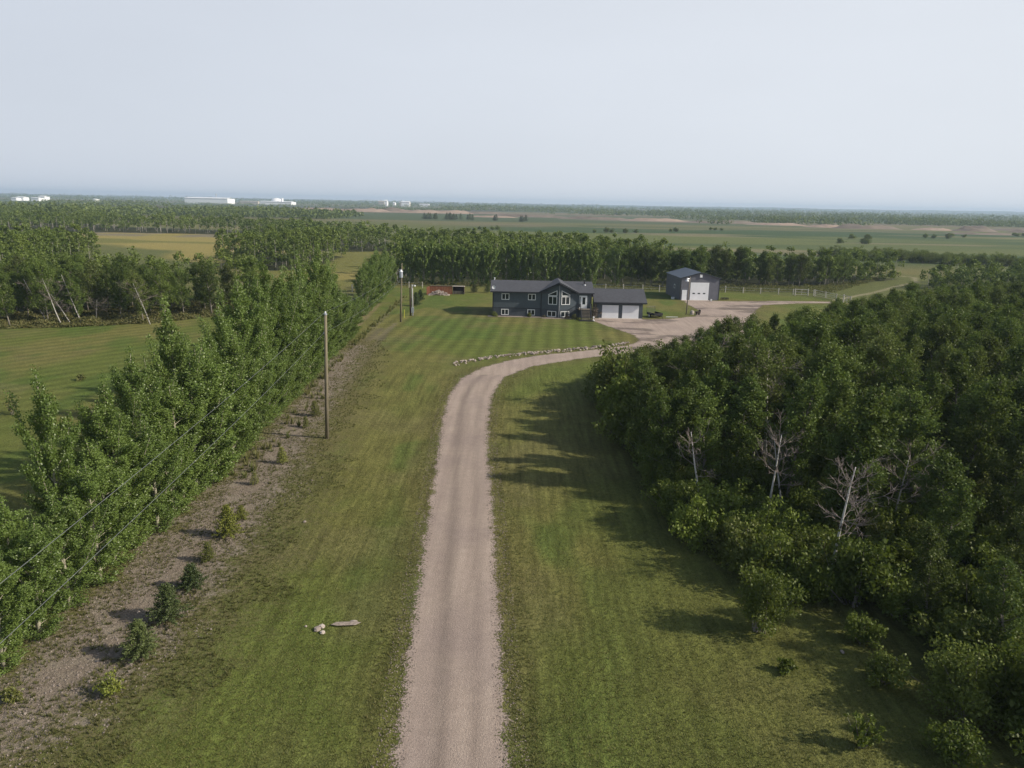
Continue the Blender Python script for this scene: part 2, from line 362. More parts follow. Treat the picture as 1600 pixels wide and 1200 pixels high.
def ground_material():
    m, nt, b = new_mat('ground')
    L = nt.links
    tc = N(nt, 'ShaderNodeTexCoord').outputs['Object']
    col = attr(nt, 'gcol', 'Color')
    nA = noise(nt, tc, 0.55, 4); nB = noise(nt, tc, 3.2, 4, 0.65); nC = noise(nt, tc, 14.0, 3, 0.7); 
    mp = N(nt, 'ShaderNodeMapping'); mp.inputs['Scale'].default_value = (2.4, 0.16, 1); L.new(tc, mp.inputs[0])
    nS = noise(nt, mp.outputs[0], 1.0, 4, .65)                                       # mowing streaks along the drive
    f = math_(nt, 'MULTIPLY', mrange(nt, nA, .3, .7, .86, 1.14), mrange(nt, nB, .25, .75, .72, 1.28))
    f = math_(nt, 'MULTIPLY', f, mrange(nt, nC, .25, .75, .66, 1.34))
    sr = math_(nt, 'MULTIPLY', math_(nt, 'SUBTRACT', nS, 0.5), math_(nt, 'MULTIPLY', attr(nt, 'srow'), 1.9))
    f = math_(nt, 'MULTIPLY', f, math_(nt, 'ADD', sr, 1.0))
    def wave(sx, sy, rz, at, amp):
        mp = N(nt, 'ShaderNodeMapping'); mp.inputs['Rotation'].default_value = (0, 0, rz); L.new(tc, mp.inputs[0])
        w = N(nt, 'ShaderNodeTexWave', wave_type='BANDS', bands_direction='X', wave_profile='SIN')
        w.inputs['Scale'].default_value = sx; w.inputs['Distortion'].default_value = 1.2; w.inputs['Detail'].default_value = 2
        w.inputs['Detail Scale'].default_value = sy; L.new(mp.outputs[0], w.inputs[0])
        s = math_(nt, 'MULTIPLY', math_(nt, 'SUBTRACT', w.outputs['Fac'], 0.5), math_(nt, 'MULTIPLY', attr(nt, at), amp))
        return math_(nt, 'ADD', s, 1.0)
    f = math_(nt, 'MULTIPLY', f, wave(0.155, 0.3, rad(4), 'sfront', 0.30))
    f = math_(nt, 'MULTIPLY', f, wave(0.17, 0.3, rad(91), 'sfront', 0.13))
    f = math_(nt, 'MULTIPLY', f, wave(0.15, 0.8, rad(39), 'sleft', 0.26))
    v = N(nt, 'ShaderNodeVectorMath', operation='SCALE'); L.new(col, v.inputs[0]); L.new(f, v.inputs['Scale'])
    c = v.outputs[0]
    # dry blades
    nD = noise(nt, tc, 7.0, 4, 0.7)
    c = mixc(nt, mrange(nt, nD, .56, .72, 0, .30), c, (0.20, 0.175, 0.085))
    # bare soil where the tree strip is
    d = attr(nt, 'dirt')
    nE = noise(nt, tc, 0.9, 4, 0.6); nF = noise(nt, tc, 5.0, 4, 0.7); nG = noise(nt, tc, 22.0, 2, 0.7)
    dd = math_(nt, 'ADD', math_(nt, 'MULTIPLY', d, 1.5), math_(nt, 'ADD', math_(nt, 'MULTIPLY', math_(nt, 'SUBTRACT', nE, .5), 3.2), math_(nt, 'MULTIPLY', math_(nt, 'SUBTRACT', nF, .5), 2.4)))
    c = mixc(nt, mrange(nt, dd, -1.9, -0.1, 0, .8), c, mixc(nt, mrange(nt, nF, .4, .6, 0, 1), (0.105, 0.105, 0.040), (0.165, 0.138, 0.075)))
    df = mrange(nt, dd, -0.05, 0.6, 0, 0.94)
    soil = mixc(nt, mrange(nt, nF, .35, .65, 0, 1), (0.170, 0.138, 0.108), (0.250, 0.205, 0.165))
    soil = mixc(nt, mrange(nt, nE, .48, .66, 0, .75), soil, (0.27, 0.235, 0.185))
    soil = mixc(nt, mrange(nt, nG, .62, .70, 0, 1), soil, (0.46, 0.42, 0.36))
    soil = mixc(nt, mrange(nt, nG, .40, .30, 0, .6), soil, (0.08, 0.065, 0.05))
    c = mixc(nt, df, c, soil)
    L.new(c, b.inputs['Base Color']); b.inputs['Roughness'].default_value = 0.95; b.inputs['Specular IOR Level'].default_value = 0.1
    bump(nt, b, math_(nt, 'ADD', nB, math_(nt, 'MULTIPLY', nC, 0.6)), 0.9, 0.16)
    return m
ones = np.ones((len(PP), 1))
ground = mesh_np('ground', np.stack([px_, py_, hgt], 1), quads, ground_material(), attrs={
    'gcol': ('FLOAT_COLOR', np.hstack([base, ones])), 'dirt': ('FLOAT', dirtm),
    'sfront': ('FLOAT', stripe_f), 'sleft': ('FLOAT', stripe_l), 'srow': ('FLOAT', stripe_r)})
tag(ground, kind='structure')

# ------------------------------------------------------------------ gravel driveway and yard (one sheet, ragged rim)
def gravel_material():
    m, nt, b = new_mat('gravel'); L = nt.links
    tc = N(nt, 'ShaderNodeTexCoord').outputs['Object']
    mp = N(nt, 'ShaderNodeMapping'); mp.inputs['Scale'].default_value = (1.7, 0.1, 1); L.new(tc, mp.inputs[0])
    nS = noise(nt, mp.outputs[0], 1.0, 3)
    nA = noise(nt, tc, 0.25, 3); nB = noise(nt, tc, 2.2, 4, .6); nC = noise(nt, tc, 26.0, 2, .7); nD = noise(nt, tc, 11.0, 3, .7)
    c = mixc(nt, mrange(nt, nS, .35, .65, 0, 1), (0.305, 0.245, 0.205), (0.375, 0.305, 0.255))
    c = mixc(nt, mrange(nt, nA, .40, .66, 0, .55), c, (0.265, 0.212, 0.190))
    f = math_(nt, 'MULTIPLY', mrange(nt, nB, .3, .7, .93, 1.07), mrange(nt, nC, .3, .7, .80, 1.20))
    f = math_(nt, 'MULTIPLY', f, mrange(nt, nD, .3, .7, .90, 1.10))
    f = math_(nt, 'MULTIPLY', f, math_(nt, 'SUBTRACT', 1.0, math_(nt, 'MULTIPLY', attr(nt, 'rut'), 0.30)))
    v = N(nt, 'ShaderNodeVectorMath', operation='SCALE'); L.new(c, v.inputs[0]); L.new(f, v.inputs['Scale'])
    c = mixc(nt, mrange(nt, nC, .68, .76, 0, .8), v.outputs[0], (0.55, 0.50, 0.46))
    L.new(c, b.inputs['Base Color']); b.inputs['Roughness'].default_value = 0.95; b.inputs['Specular IOR Level'].default_value = 0.15
    bump(nt, b, math_(nt, 'ADD', nC, nD), 0.7, 0.05)
    out = nt.nodes['Material Output']; tr = N(nt, 'ShaderNodeBsdfTransparent'); mx = N(nt, 'ShaderNodeMixShader')
    nE = noise(nt, tc, 1.1, 3, .6); nF = noise(nt, tc, 9.0, 3, .75)
    e = math_(nt, 'ADD', attr(nt, 'edge'), math_(nt, 'ADD', math_(nt, 'MULTIPLY', math_(nt, 'SUBTRACT', nE, .5), 1.1), math_(nt, 'MULTIPLY', math_(nt, 'SUBTRACT', nF, .5), 1.6)))
    L.new(mrange(nt, e, -0.03, 0.08, 0, 1), mx.inputs[0]); L.new(tr.outputs[0], mx.inputs[1]); L.new(b.outputs[0], mx.inputs[2]); L.new(mx.outputs[0], out.inputs[0])
    return m
dx = np.arange(-9, 66, 0.25); dy = np.concatenate([np.arange(1, 60, 0.4), np.arange(60, 148, 0.3)])
DX, DY = np.meshgrid(dx, dy); DP = np.stack([DX.ravel(), DY.ravel()], 1)
se = sdist(DP, DRIVE); keep = se > -0.9
ii = (np.arange(len(dy) - 1)[:, None] * len(dx) + np.arange(len(dx) - 1)[None, :]).ravel()
dq = np.stack([ii, ii + 1, ii + len(dx) + 1, ii + len(dx)], 1); dq = dq[keep[dq].all(1)]
used, inv = np.unique(dq, return_inverse=True); dq = inv.reshape(-1, 4); DPu = DP[used]; seu = se[used]
lx = np.interp(DPu[:, 1], [p[1] for p in DRV_L], [p[0] for p in DRV_L]); rx = np.interp(DPu[:, 1], [p[1] for p in DRV_R], [p[0] for p in DRV_R])
tt = (DPu[:, 0] - lx) / (rx - lx)
rut = (np.exp(-((tt - .38) / .09) ** 2) + 0.5 * np.exp(-((tt - .74) / .08) ** 2)) * (DPu[:, 1] < 76)
yardn = sstep(0.55, 0.68, fbm(DPu[:, 0] * .5, DPu[:, 1], 3, 44)) * (DPu[:, 1] > 92)
drive = mesh_np('driveway', np.stack([DPu[:, 0], DPu[:, 1], np.full(len(DPu), 0.008)], 1), dq, gravel_material(),
                attrs={'edge': ('FLOAT', np.clip(seu, -1, 1)), 'rut': ('FLOAT', rut + yardn * 1.6)})
tag(drive, kind='structure')

# ------------------------------------------------------------------ foliage
def leaf_geo(c, s, nrm_bias=None, bias=0.4, asp=0.62, r=rng):
    n = len(c); nv = r.normal(size=(n, 3)); nv /= np.linalg.norm(nv, axis=1)[:, None]
    if nrm_bias is not None: nv = nv * (1 - bias) + nrm_bias * bias; nv /= np.linalg.norm(nv, axis=1)[:, None] + 1e-9
    a = np.cross(nv, r.normal(size=(n, 3))); a /= np.linalg.norm(a, axis=1)[:, None] + 1e-9
    b = np.cross(nv, a); s = s[:, None]
    v = np.stack([c + a * s * .5, c + b * s * .5 * asp, c - a * s * .5, c - b * s * .5 * asp], 1)
    return v.reshape(-1, 3), np.arange(4 * n).reshape(-1, 4)
def leaves(name, c, s, tint, mat, parent, **kw):
    v, q = leaf_geo(c, s, **kw)
    return mesh_np(name, v, q, mat, parent, {'tint': ('FLOAT', np.repeat(np.clip(tint, 0, 1), 4))})
def clumps(cs, rs, per, r=rng, flatz=0.75):
    cs = np.array(cs); rs = np.array(rs)
    k = np.repeat(np.arange(len(cs)), (per * (rs / rs.mean()) ** 1.6).astype(int) + 3)
    d = r.normal(size=(len(k), 3)); d /= np.linalg.norm(d, axis=1)[:, None]
    rr = r.random(len(k)) ** 0.45
    p = cs[k] + d * (rs[k] * rr)[:, None] * np.array([1, 1, flatz])
    t = 0.45 + 0.35 * (r.random(len(cs))[k] - .5) + 0.4 * (r.random(len(k)) - .5)
    return p, d, t

def curve_pts(p0, d, L, n, up=0.0, wob_=0.1, rr=R):
    pts = [Vector(p0)]; d = Vector(d).normalized()
    for i in range(n):
        d = (d + Vector((rr.uniform(-wob_, wob_), rr.uniform(-wob_, wob_), rr.uniform(-wob_, wob_) + up))).normalized()
        pts.append(pts[-1] + d * (L / n))
    return pts

def make_aspen(seed, h=9.0, w=2.3, per=120, lean=0.0, open_=0.16, name='aspen_tree', leafm='aspen_leaf', leafs=(0.11, 0.20), barkm='bark_grey', ncl=46, label='', cat='tree', group=None, dead=0):
    rr = random.Random(seed); r = np.random.default_rng(seed)
    t = thing(name, label, cat, group=group)
    mb = MB(); tr = curve_pts((0, 0, -0.1), (lean, rr.uniform(-.05, .05), 1), h * 0.92, 7, 0.02, 0.06, rr)
    R0 = 0.0105 * h; mb.tube(tr, [R0 * (1 - 0.8 * i / 7) for i in range(8)], 7)
    segs, sw = [], []
    for i in range(ncl):
        u = open_ + (1 - open_) * ((i + rr.random()) / ncl); k = min(int(u * 7), 6); base_ = tr[k].lerp(tr[k + 1], u * 7 - k)
        prof = math.sin(math.pi * min(1, (u - open_) / (1 - open_) * 0.80 + 0.2)) ** 0.75
        a = i * 2.4 + rr.uniform(-.5, .5); ln = w * prof * rr.uniform(0.5, 1.15)
        br = curve_pts(base_, (math.cos(a), math.sin(a), rr.uniform(0.35, 1.0)), ln, 4, 0.12, 0.16, rr)
        mb.tube(br, [R0 * .34, R0 * .28, R0 * .2, R0 * .12, R0 * .05], 4, False)
        for q in (2, 3): segs.append((br[q], br[q + 1])); sw.append(ln)
        for q in range(2):
            o_ = br[rr.randint(1, 3)]; t2 = o_ + Vector((rr.uniform(-1, 1), rr.uniform(-1, 1), rr.uniform(.1, 1.3))) * .42 * max(ln, .8)
            segs.append((o_, t2)); sw.append(ln * .9)
    segs.append((tr[6], tr[7] + Vector((0, 0, .35)))); sw.append(w * 1.2)
    for i in range(dead):
        k = rr.randint(2, 4); a = rr.uniform(0, 6.28); br = curve_pts(tr[k], (math.cos(a), math.sin(a), .3), w * rr.uniform(.5, .9), 4, 0.0, .3, rr)
        mb.tube(br, [R0 * .25, R0 * .2, R0 * .15, R0 * .1, R0 * .03], 4, False)
    mb.build('trunk', M[barkm], t, True)
    n = per * 85; A = np.array([q[0] for q in segs]); B = np.array([q[1] for q in segs]); sw = np.array(sw); k = r.choice(len(segs), n, p=sw / sw.sum()); u = r.random(n)[:, None]
    d = r.normal(size=(n, 3)); d /= np.linalg.norm(d, axis=1)[:, None]
    p = A[k] * (1 - u) + B[k] * u + d * (w * .17 * r.random(n) ** .5 * r.uniform(.6, 1.35, len(segs))[k])[:, None]
    ti = .12 + .5 * r.random(len(segs))[k] + .4 * r.random(n)
    leaves('crown', p, r.uniform(leafs[0], leafs[1], n), ti, M[leafm], t, nrm_bias=d * .5 + np.array([0, 0, .5]), bias=.35, r=r)
    return t

def make_poplar(seed, h=10.0, w=1.6, n_leaf=12000, leafs=(0.075, 0.135), label='', group=None):
    rr = random.Random(seed); r = np.random.default_rng(seed)
    t = thing('poplar_tree', label, 'tree', group=group)
    mb = MB(); tr = curve_pts((0, 0, -0.1), (rr.uniform(-.03, .03), rr.uniform(-.03, .03), 1), h * 0.97, 8, 0.03, 0.035, rr)
    R0 = 0.0105 * h; mb.tube(tr, [R0 * (1 - 0.85 * i / 8) for i in range(9)], 7)
    segs = []; wts = []
    nb = 40
    for i in range(nb):
        u = 0.04 + 0.9 * (i + rr.random()) / nb; k = min(int(u * 8), 7); b0 = tr[k].lerp(tr[k + 1], u * 8 - k)
        a = i * 2.4 + rr.uniform(-.6, .6)
        prof = (0.60 + 0.75 * math.sin(math.pi * min(1, u * 1.25)) ** .8) * (1.0 if u < .72 else max(.3, (1 - u) / .28))
        ln = w * prof * rr.uniform(.75, 1.25)
        br = curve_pts(b0, (math.cos(a), math.sin(a), rr.uniform(.55, 1.1)), ln * 1.25, 4, 0.13, .10, rr)
        mb.tube(br, [R0 * .3, R0 * .24, R0 * .17, R0 * .1, R0 * .04], 4, False)
        for a_, b_, q in zip(br[1:-1], br[2:], (1., 1.3, 1.6)):
            segs.append((a_, b_)); wts.append(q * ln)
    for i in range(10):
        a = i * 2.4; segs.append((Vector((math.cos(a) * .35, math.sin(a) * .35, .15)), Vector((math.cos(a) * 1.0, math.sin(a) * 1.0, rr.uniform(.6, 1.5))))); wts.append(w * .8)
    segs.append((tr[7], tr[8] + Vector((0, 0, .3)))); wts.append(w * 1.6); segs.append((tr[6], tr[7])); wts.append(w * 1.6)
    for i in range(5):
        k = 1 + i % 4; a = i * 2.1 + rr.uniform(-.4, .4); ld = curve_pts(tr[k], (math.cos(a) * .42, math.sin(a) * .42, 1), (h - tr[k].z) * rr.uniform(.62, .86), 5, .10, .05, rr)
        mb.tube(ld, [R0 * .45, R0 * .38, R0 * .3, R0 * .2, R0 * .12, R0 * .05], 5, False)
        for a_, b_ in zip(ld[1:-1], ld[2:]): segs.append((a_, b_)); wts.append(w * 1.5)
    mb.build('trunk', M['bark_poplar'], t, True)
    A = np.array([s[0] for s in segs]); B = np.array([s[1] for s in segs]); wts = np.array(wts); wts /= wts.sum()
    k = r.choice(len(segs), n_leaf, p=wts); u = r.random(n_leaf)[:, None]
    d = r.normal(size=(n_leaf, 3)); d /= np.linalg.norm(d, axis=1)[:, None]
    p = A[k] * (1 - u) + B[k] * u + d * (0.30 * r.random(n_leaf) ** .55)[:, None] * np.array([1, 1, .9])
    p[:, 2] = np.maximum(p[:, 2], 0.15)
    ti = 0.3 + 0.25 * (r.random(len(segs))[k]) + 0.55 * (r.random(n_leaf) ** 2.5)
    leaves('crown', p, r.uniform(leafs[0], leafs[1], n_leaf), ti, M['poplar_leaf'], t, nrm_bias=d, bias=.25, asp=.85, r=r)
    return t

def make_shrub(seed, h=2.5, w=1.5, n=3500, mat='shrub_leaf', leafs=(0.10, 0.19), label='', group=None, name='shrub', cat='shrub', up=1.0):
    rr = random.Random(seed); r = np.random.default_rng(seed)
    t = thing(name, label, cat, group=group); mb = MB(); cs, rs = [], []
    for i in range(16):
        a = i * 2.4; e = rr.uniform(.25, 1.0)
        br = curve_pts((rr.uniform(-.15, .15) * w, rr.uniform(-.15, .15) * w, -.05), (math.cos(a) * (1 - e) * 1.2, math.sin(a) * (1 - e) * 1.2, .4 + e * up), h * rr.uniform(.6, 1.0) * (.55 + .42 * e), 4, 0.0, .16, rr)
        mb.tube(br, [.03, .024, .018, .012, .006], 4, False)
        for q, f in ((4, .9), (3, 1.0), (2, 1.0)):
            cs.append(br[q] + Vector((rr.uniform(-.2, .2) * w, rr.uniform(-.2, .2) * w, rr.uniform(-.1, .1)))); rs.append(rr.uniform(.22, .36) * w * f)
    mb.build('stem', M['bark_grey'], t, True)
    p, d, ti = clumps(cs, rs, n / len(cs), r, .9); p[:, 2] = np.maximum(p[:, 2], .05)
    leaves('foliage', p, r.uniform(leafs[0], leafs[1], len(p)), ti, M[mat], t, nrm_bias=d * .6 + np.array([0, 0, .6]), bias=.4, r=r)
    return t

def make_spruce(seed, h=2.0, w=.8, mat='spruce_leaf', dens=1.0, label='', name='spruce_tree'):
    rr = random.Random(seed); r = np.random.default_rng(seed)
    t = thing(name, label, 'tree'); mb = MB().tube([(0, 0, -.05), (0, 0, h * .5), (.02, 0, h)], [.035 * h / 2, .022 * h / 2, .006], 6)
    P, D, T = [], [], []
    nw = int(9 + h * 2)
    for i in range(nw):
        u = (i + .5) / nw; z = .06 * h + u * h * .9; L = w * (1 - u) ** .8 * rr.uniform(.8, 1.15) + .06; nb = int(6 + 3 * (1 - u))
        for j in range(nb):
            a = 6.283 * j / nb + i * .9 + rr.uniform(-.2, .2); l = L * rr.uniform(.7, 1.15)
            e = Vector((math.cos(a), math.sin(a), .12 + .5 * u)); tip = Vector((0, 0, z)) + e * l
            mb.tube([(0, 0, z), tip], [.012, .004], 3, False)
            m_ = int(60 * dens * (.35 + l / w)); s = r.random(m_) ** .7
            c = np.array([0, 0, z]) + np.outer(s, np.array(e) * l) + r.normal(size=(m_, 3)) * np.array([.07, .07, .035]) * (h / 2) ** .5 * (1.2 - .6 * s)[:, None]
            P.append(c); T.append(.25 + .5 * s + .3 * (r.random(m_) - .5))
    mb.build('trunk', M['bark_grey'], t, True)
    P = np.concatenate(P); T = np.concatenate(T)
    leaves('foliage', P, r.uniform(.05, .11, len(P)) * (h / 2) ** .5, T, M[mat], t, nrm_bias=np.array([0, 0, 1.0]), bias=.3, asp=.5, r=r)
    return t

def make_dead(seed, h=6.0, lean=(0, 0), spread=1.0, label='', twigs=1.0, name='dead_aspen_tree', cat='tree', split=.5, bk='bark_bright'):
    rr = random.Random(seed); t = thing(name, label, cat); mb = MB()
    tr = curve_pts((0, 0, -.1), (lean[0], lean[1], 1), h, 7, 0.0, .045, rr)
    R0 = (.0155 if bk == 'bark_bright' else .0125) * h; mb.tube(tr, [R0 * (1 - .75 * i / 7) for i in range(8)], 8)
    tb = MB()
    def grow(p, d, L, r0, dep):
        br = curve_pts(p, d, L, 4, .04, .28, rr); r0 = max(r0, .011); tb.tube(br, [r0, r0 * .8, r0 * .65, r0 * .5, r0 * .3], 4, False)
        if dep:
            for i in range(int(rr.randint(4, 7) * twigs)):
                q = br[rr.randint(1, 4)]; dd = (br[-1] - br[0]).normalized() + Vector((rr.uniform(-1, 1), rr.uniform(-1, 1), rr.uniform(-.5, .8)))
                grow(q, dd, L * rr.uniform(.4, .65), r0 * .5, dep - 1)
    for i in range(9):
        u = split + (1 - split) * (i + .5) / 9; k = min(int(u * 7), 6); a = i * 2.4
        grow(tr[k], (math.cos(a), math.sin(a), rr.uniform(.1, .7)), spread * rr.uniform(.8, 1.7), R0 * .24, 2)
    mb.build('trunk', M[bk], t, True); tb.build('branches', M['bark_dead'], t)
    return t

def scatter(poly, spacing, n, seed, reject=None, tries=40000):
    rr = random.Random(seed); P = np.array(poly); x0, y0 = P.min(0); x1, y1 = P.max(0)
    cand = np.stack([np.array([rr.uniform(x0, x1) for _ in range(tries)]), np.array([rr.uniform(y0, y1) for _ in range(tries)])], 1)
    cand = cand[sdist(cand, poly) > 0.2]; out = np.zeros((0, 2))
    for c in cand:
        if len(out) >= n: break
        if reject is not None and reject(c): continue
        if len(out) and (((out - c) ** 2).sum(1) < spacing ** 2).any(): continue
        out = np.vstack([out, c])
    return out
def in_view(x, y, z=5.0, pad=140, top=-1e9):
    d = np.array([x, y, z - CH]); w = d @ np.array(FX)
    if w < 3: return False
    px = 800 + F * (d @ np.array(RX)) / w; py = 600 - F * (d @ np.array(UX)) / w
    return -pad < px < 1600 + pad and py < 1200 + 2.2 * pad

# --- the poplar row on the left
GP = 'poplars planted in a row along the dirt strip'
pops = [make_poplar(100 + i, 10, 1.25 + .1 * (i % 3), 27000, (0.068, 0.122)) for i in range(6)]
tall = [(28.0, 5.6), (31.6, 10.0), (35.6, 8.8), (38.6, 9.6), (41.6, 8.6), (43.9, 11.6), (46.6, 9.0), (49.1, 9.2), (52.6, 9.2), (56.1, 10.7), (60, 10.3), (64.1, 11.5), (68, 10.2), (71.5, 10.4), (76.5, 10.8), (81.6, 11.7), (86, 10.6), (90, 9.4), (94, 8.6), (99, 6.6), (104, 5.2), (110, 5.8), (116, 7.6), (120.5, 8.3), (126, 8.6), (131, 9.0), (136, 9.2), (140.5, 9.3), (146, 8.2), (152, 6.6)]
place = [(-21.2 - max(0, y - 50) * .045, y, hh, 'tall') for y, hh in tall]
y = 24.6; rp = random.Random(5)
while y < 98:
    hh = min(rp.uniform(5.2, 8.6), 3.8 + (y - 20) * .20)
    place.append((-19.7 - max(0, y - 45) * .05 + rp.uniform(-.2, .2), y, hh, 'low')); y += rp.uniform(1.7, 2.3)
place.sort(key=lambda p: p[1])
nt_, nl_ = 0, 0; popused = set()
ordn = ['nearest', 'second', 'third', 'fourth', 'fifth', 'sixth', 'seventh', 'eighth', 'ninth', 'tenth', 'eleventh', 'twelfth']
for i, (x, y, hh, kd) in enumerate(place):
    if kd == 'tall':
        lab = ('tall leafy green poplar spire, %s counted from the near end of the left row' % ordn[nt_]) if nt_ < 12 else ('green poplar in the far stretch of the left row beyond the lone utility pole' if y < 100 else 'green poplar in the far end clump of the row near the twin meter poles')
        nt_ += 1
    else:
        lab = ('low bushy poplar facing the dirt strip, %s counted from the near end of the row' % ordn[nl_]) if nl_ < 12 else 'low bushy poplar at the foot of the far taller poplars beside the dirt strip'
        nl_ += 1
    src = pops[(i * 5) % 6]; hh *= 1.17 if 52 < y < 92 and kd == 'tall' else 1.06; s = hh / 10.0
    ws = s * rp.uniform(.78, 1.02) if kd == 'tall' else s * 1.5
    if 92 < y < 115: hh *= .72; s = hh / 10
    if y > 115: ws *= 1.45
    ws = max(ws, .8)
    if ((i * 5) % 6) not in popused:
        popused.add((i * 5) % 6); o = src; o.location = (x, y, 0); o.scale = (ws, ws, s); o['label'] = lab; o['group'] = GP; o.rotation_euler = (0, 0, rp.uniform(0, 6))
    else: o = dup(src, (x, y, 0), rp.uniform(0, 6.28), (ws, ws, s), lab, GP)

# --- right-hand wood
protos = [make_aspen(200 + i, 9, 1.95 + .15 * (i % 4), 95 + 10 * (i % 3), R.uniform(-.08, .08), dead=i % 3) for i in range(9)]
usedp = set()
def place_tree(src, key, loc, rz, sc, label, group):
    if key not in usedp:
        usedp.add(key); src.location = loc; src.rotation_euler = (0, 0, rz); src.scale = sc if hasattr(sc, '__len__') else (sc,) * 3
        src['label'] = label; src['group'] = group; return src
    return dup(src, loc, rz, sc, label, group)
DEAD_R = [(11.9, 41.5), (15.2, 39.6), (16.4, 39.8), (15.9, 32.5)]
def rej(c):
    for (a, b) in DEAD_R:
        if abs(c[0] - a * c[1] / b) < 1.7 and b - 9.5 < c[1] < b + .8: return True
    return not in_view(c[0], c[1], 6)
rw = np.vstack([np.array([(10.2, 44.6), (12.6, 44.0), (9.9, 47.8), (18.3, 36.6)]), scatter(RWOOD, 3.05, 232, 3, rej)])
order = np.argsort(rw[:, 1]); rw = rw[order]
edge_r = sdist(rw, RWOOD)
SIL = [(900, 600), (930, 572), (960, 556), (1000, 542), (1060, 532), (1100, 512), (1140, 498), (1165, 482), (1190, 492), (1250, 482), (1300, 470), (1380, 458), (1440, 440), (1600, 437), (1900, 437)]
def sil_cap(x, y):
    d = np.array([x, y, 6 - CH]); w_ = d @ np.array(FX); px = 800 + F * (d @ np.array(RX)) / w_
    return hpt(px, np.interp(px, [p[0] for p in SIL], [p[1] for p in SIL]), y)[2]
for i, (c, e) in enumerate(zip(rw, edge_r)):
    x, y = c; hh = 6.2 + 2.4 * min(1, e / 6) + R.uniform(-.9, 1.0)
    if y < 35: hh = min(hh, 3.4 + max(0, y - 18) * .22 + R.uniform(-.3, .5))
    if y > 36: hh = min(max(hh, 7.2), sil_cap(x, y) + R.uniform(-.7, .5))
    hh = max(hh, 2.4)
    s = hh / 9.0 / .97
    if y < 40: lab = 'lower green aspen at the near end of the right hand wood'
    elif e < 3.5 and y > 74: lab = 'green aspen on the far rim of the right hand wood facing the yard'
    elif e < 3.5: lab = 'green aspen on the lawn edge of the right hand wood'
    else: lab = 'green aspen inside the dense wood right of the driveway'
    k = R.randrange(9)
    place_tree(protos[k], ('a', k), (x, y, 0), R.uniform(0, 6.28), (max(s, .62) * R.uniform(.95, 1.2),) * 2 + (s,), lab, 'aspens of the right hand wood')

# shrubs along the lawn side and as understorey
shr = [make_shrub(300 + i, 2.6, 1.5, 3600) for i in range(6)]
def put_shrub(x, y, s, lab, grp, zs=1.0):
    k = R.randrange(6); return place_tree(shr[k], ('s', k), (x, y, 0), R.uniform(0, 6.28), (s, s, s * zs), lab, grp)
EDGE = [(9.2, 72.5), (8.9, 63), (8.8, 55), (9.0, 45), (9.6, 38), (11.0, 34), (13.2, 31.2), (16.4, 30.3), (18.0, 29), (18.2, 25), (18.2, 20), (19, 15)]
acc = 0
for (a, b) in zip(EDGE[:-1], EDGE[1:]):
    L = math.dist(a, b); n = max(1, int(L / 1.25))
    for j in range(n):
        t = (j + R.random() * .6) / n; x = a[0] + (b[0] - a[0]) * t + R.uniform(.1, 1.3); y = a[1] + (b[1] - a[1]) * t
        s = R.uniform(.75, 1.35) * (1.45 if 52 < y else 1)
        put_shrub(x, y, s, 'leafy green shrub fringing the lawn edge of the right hand wood', 'shrubs fringing the right hand wood', R.uniform(.9, 1.4))
for p in scatter([(19, 15), (19, 30), (14, 33), (11, 37), (11, 44), (40, 40), (52, 30), (34, 12)], 1.7, 95, 9, lambda c: not in_view(c[0], c[1], 2, 60)):
    put_shrub(p[0], p[1], R.uniform(.8, 1.25), 'leafy green shrub in the thicket at the near end of the right hand wood', 'thicket shrubs at the near end of the right hand wood', R.uniform(.8, 1.2))
for p in [(10.6, 73.6), (12.5, 76.5), (15, 79.2), (18, 80.6), (21.5, 81.8), (25, 83.8), (29, 85.6)]:
    put_shrub(p[0], p[1], R.uniform(1.1, 1.5), 'tall leafy shrub on the far rim of the right hand wood beside the driveway bend', 'shrubs on the far rim of the right hand wood', 1.0)
# single shrubs standing on the lawn
def lone(seed, px, py, h, w, n, lab, mat='shrub_leaf', name='shrub', up=1.0):
    x, y = g(px, py); o = make_shrub(seed, h, w, n, mat, (0.08, 0.15), lab, None, name, 'shrub', up); o.location = (x, y, 0); return o
lone(401, 1185, 985, 3.3, 1.7, 6500, 'tall loose green shrub on the lawn in front of the right hand wood', up=1.3)
lone(402, 1345, 1002, 1.5, 1.0, 3000, 'small blue green shrub on the lawn right of the tall loose shrub')
lone(403, 1226, 1050, .7, .4, 700, 'tiny grey green sapling alone in the open lawn casting a short shadow')
lone(404, 1378, 1066, 1.5, .9, 2200, 'small shrub on the lawn beside the white stone')
lone(405, 1345, 1168, 1.6, .45, 1200, 'thin upright sapling on the shaded lawn at the bottom right', up=2.0)
lone(406, 1500, 1120, 3.2, 2.0, 8000, 'large green bush at the lower right corner in front of the thicket')
lone(407, 1490, 1190, 1.8, 1.4, 3000, 'dark shaded willow clump at the bottom edge right of the lawn', up=1.6)
lone(408, 1300, 935, 2.0, 1.3, 4000, 'rounded green shrub at the corner of the wood below the white trunked dead tree')

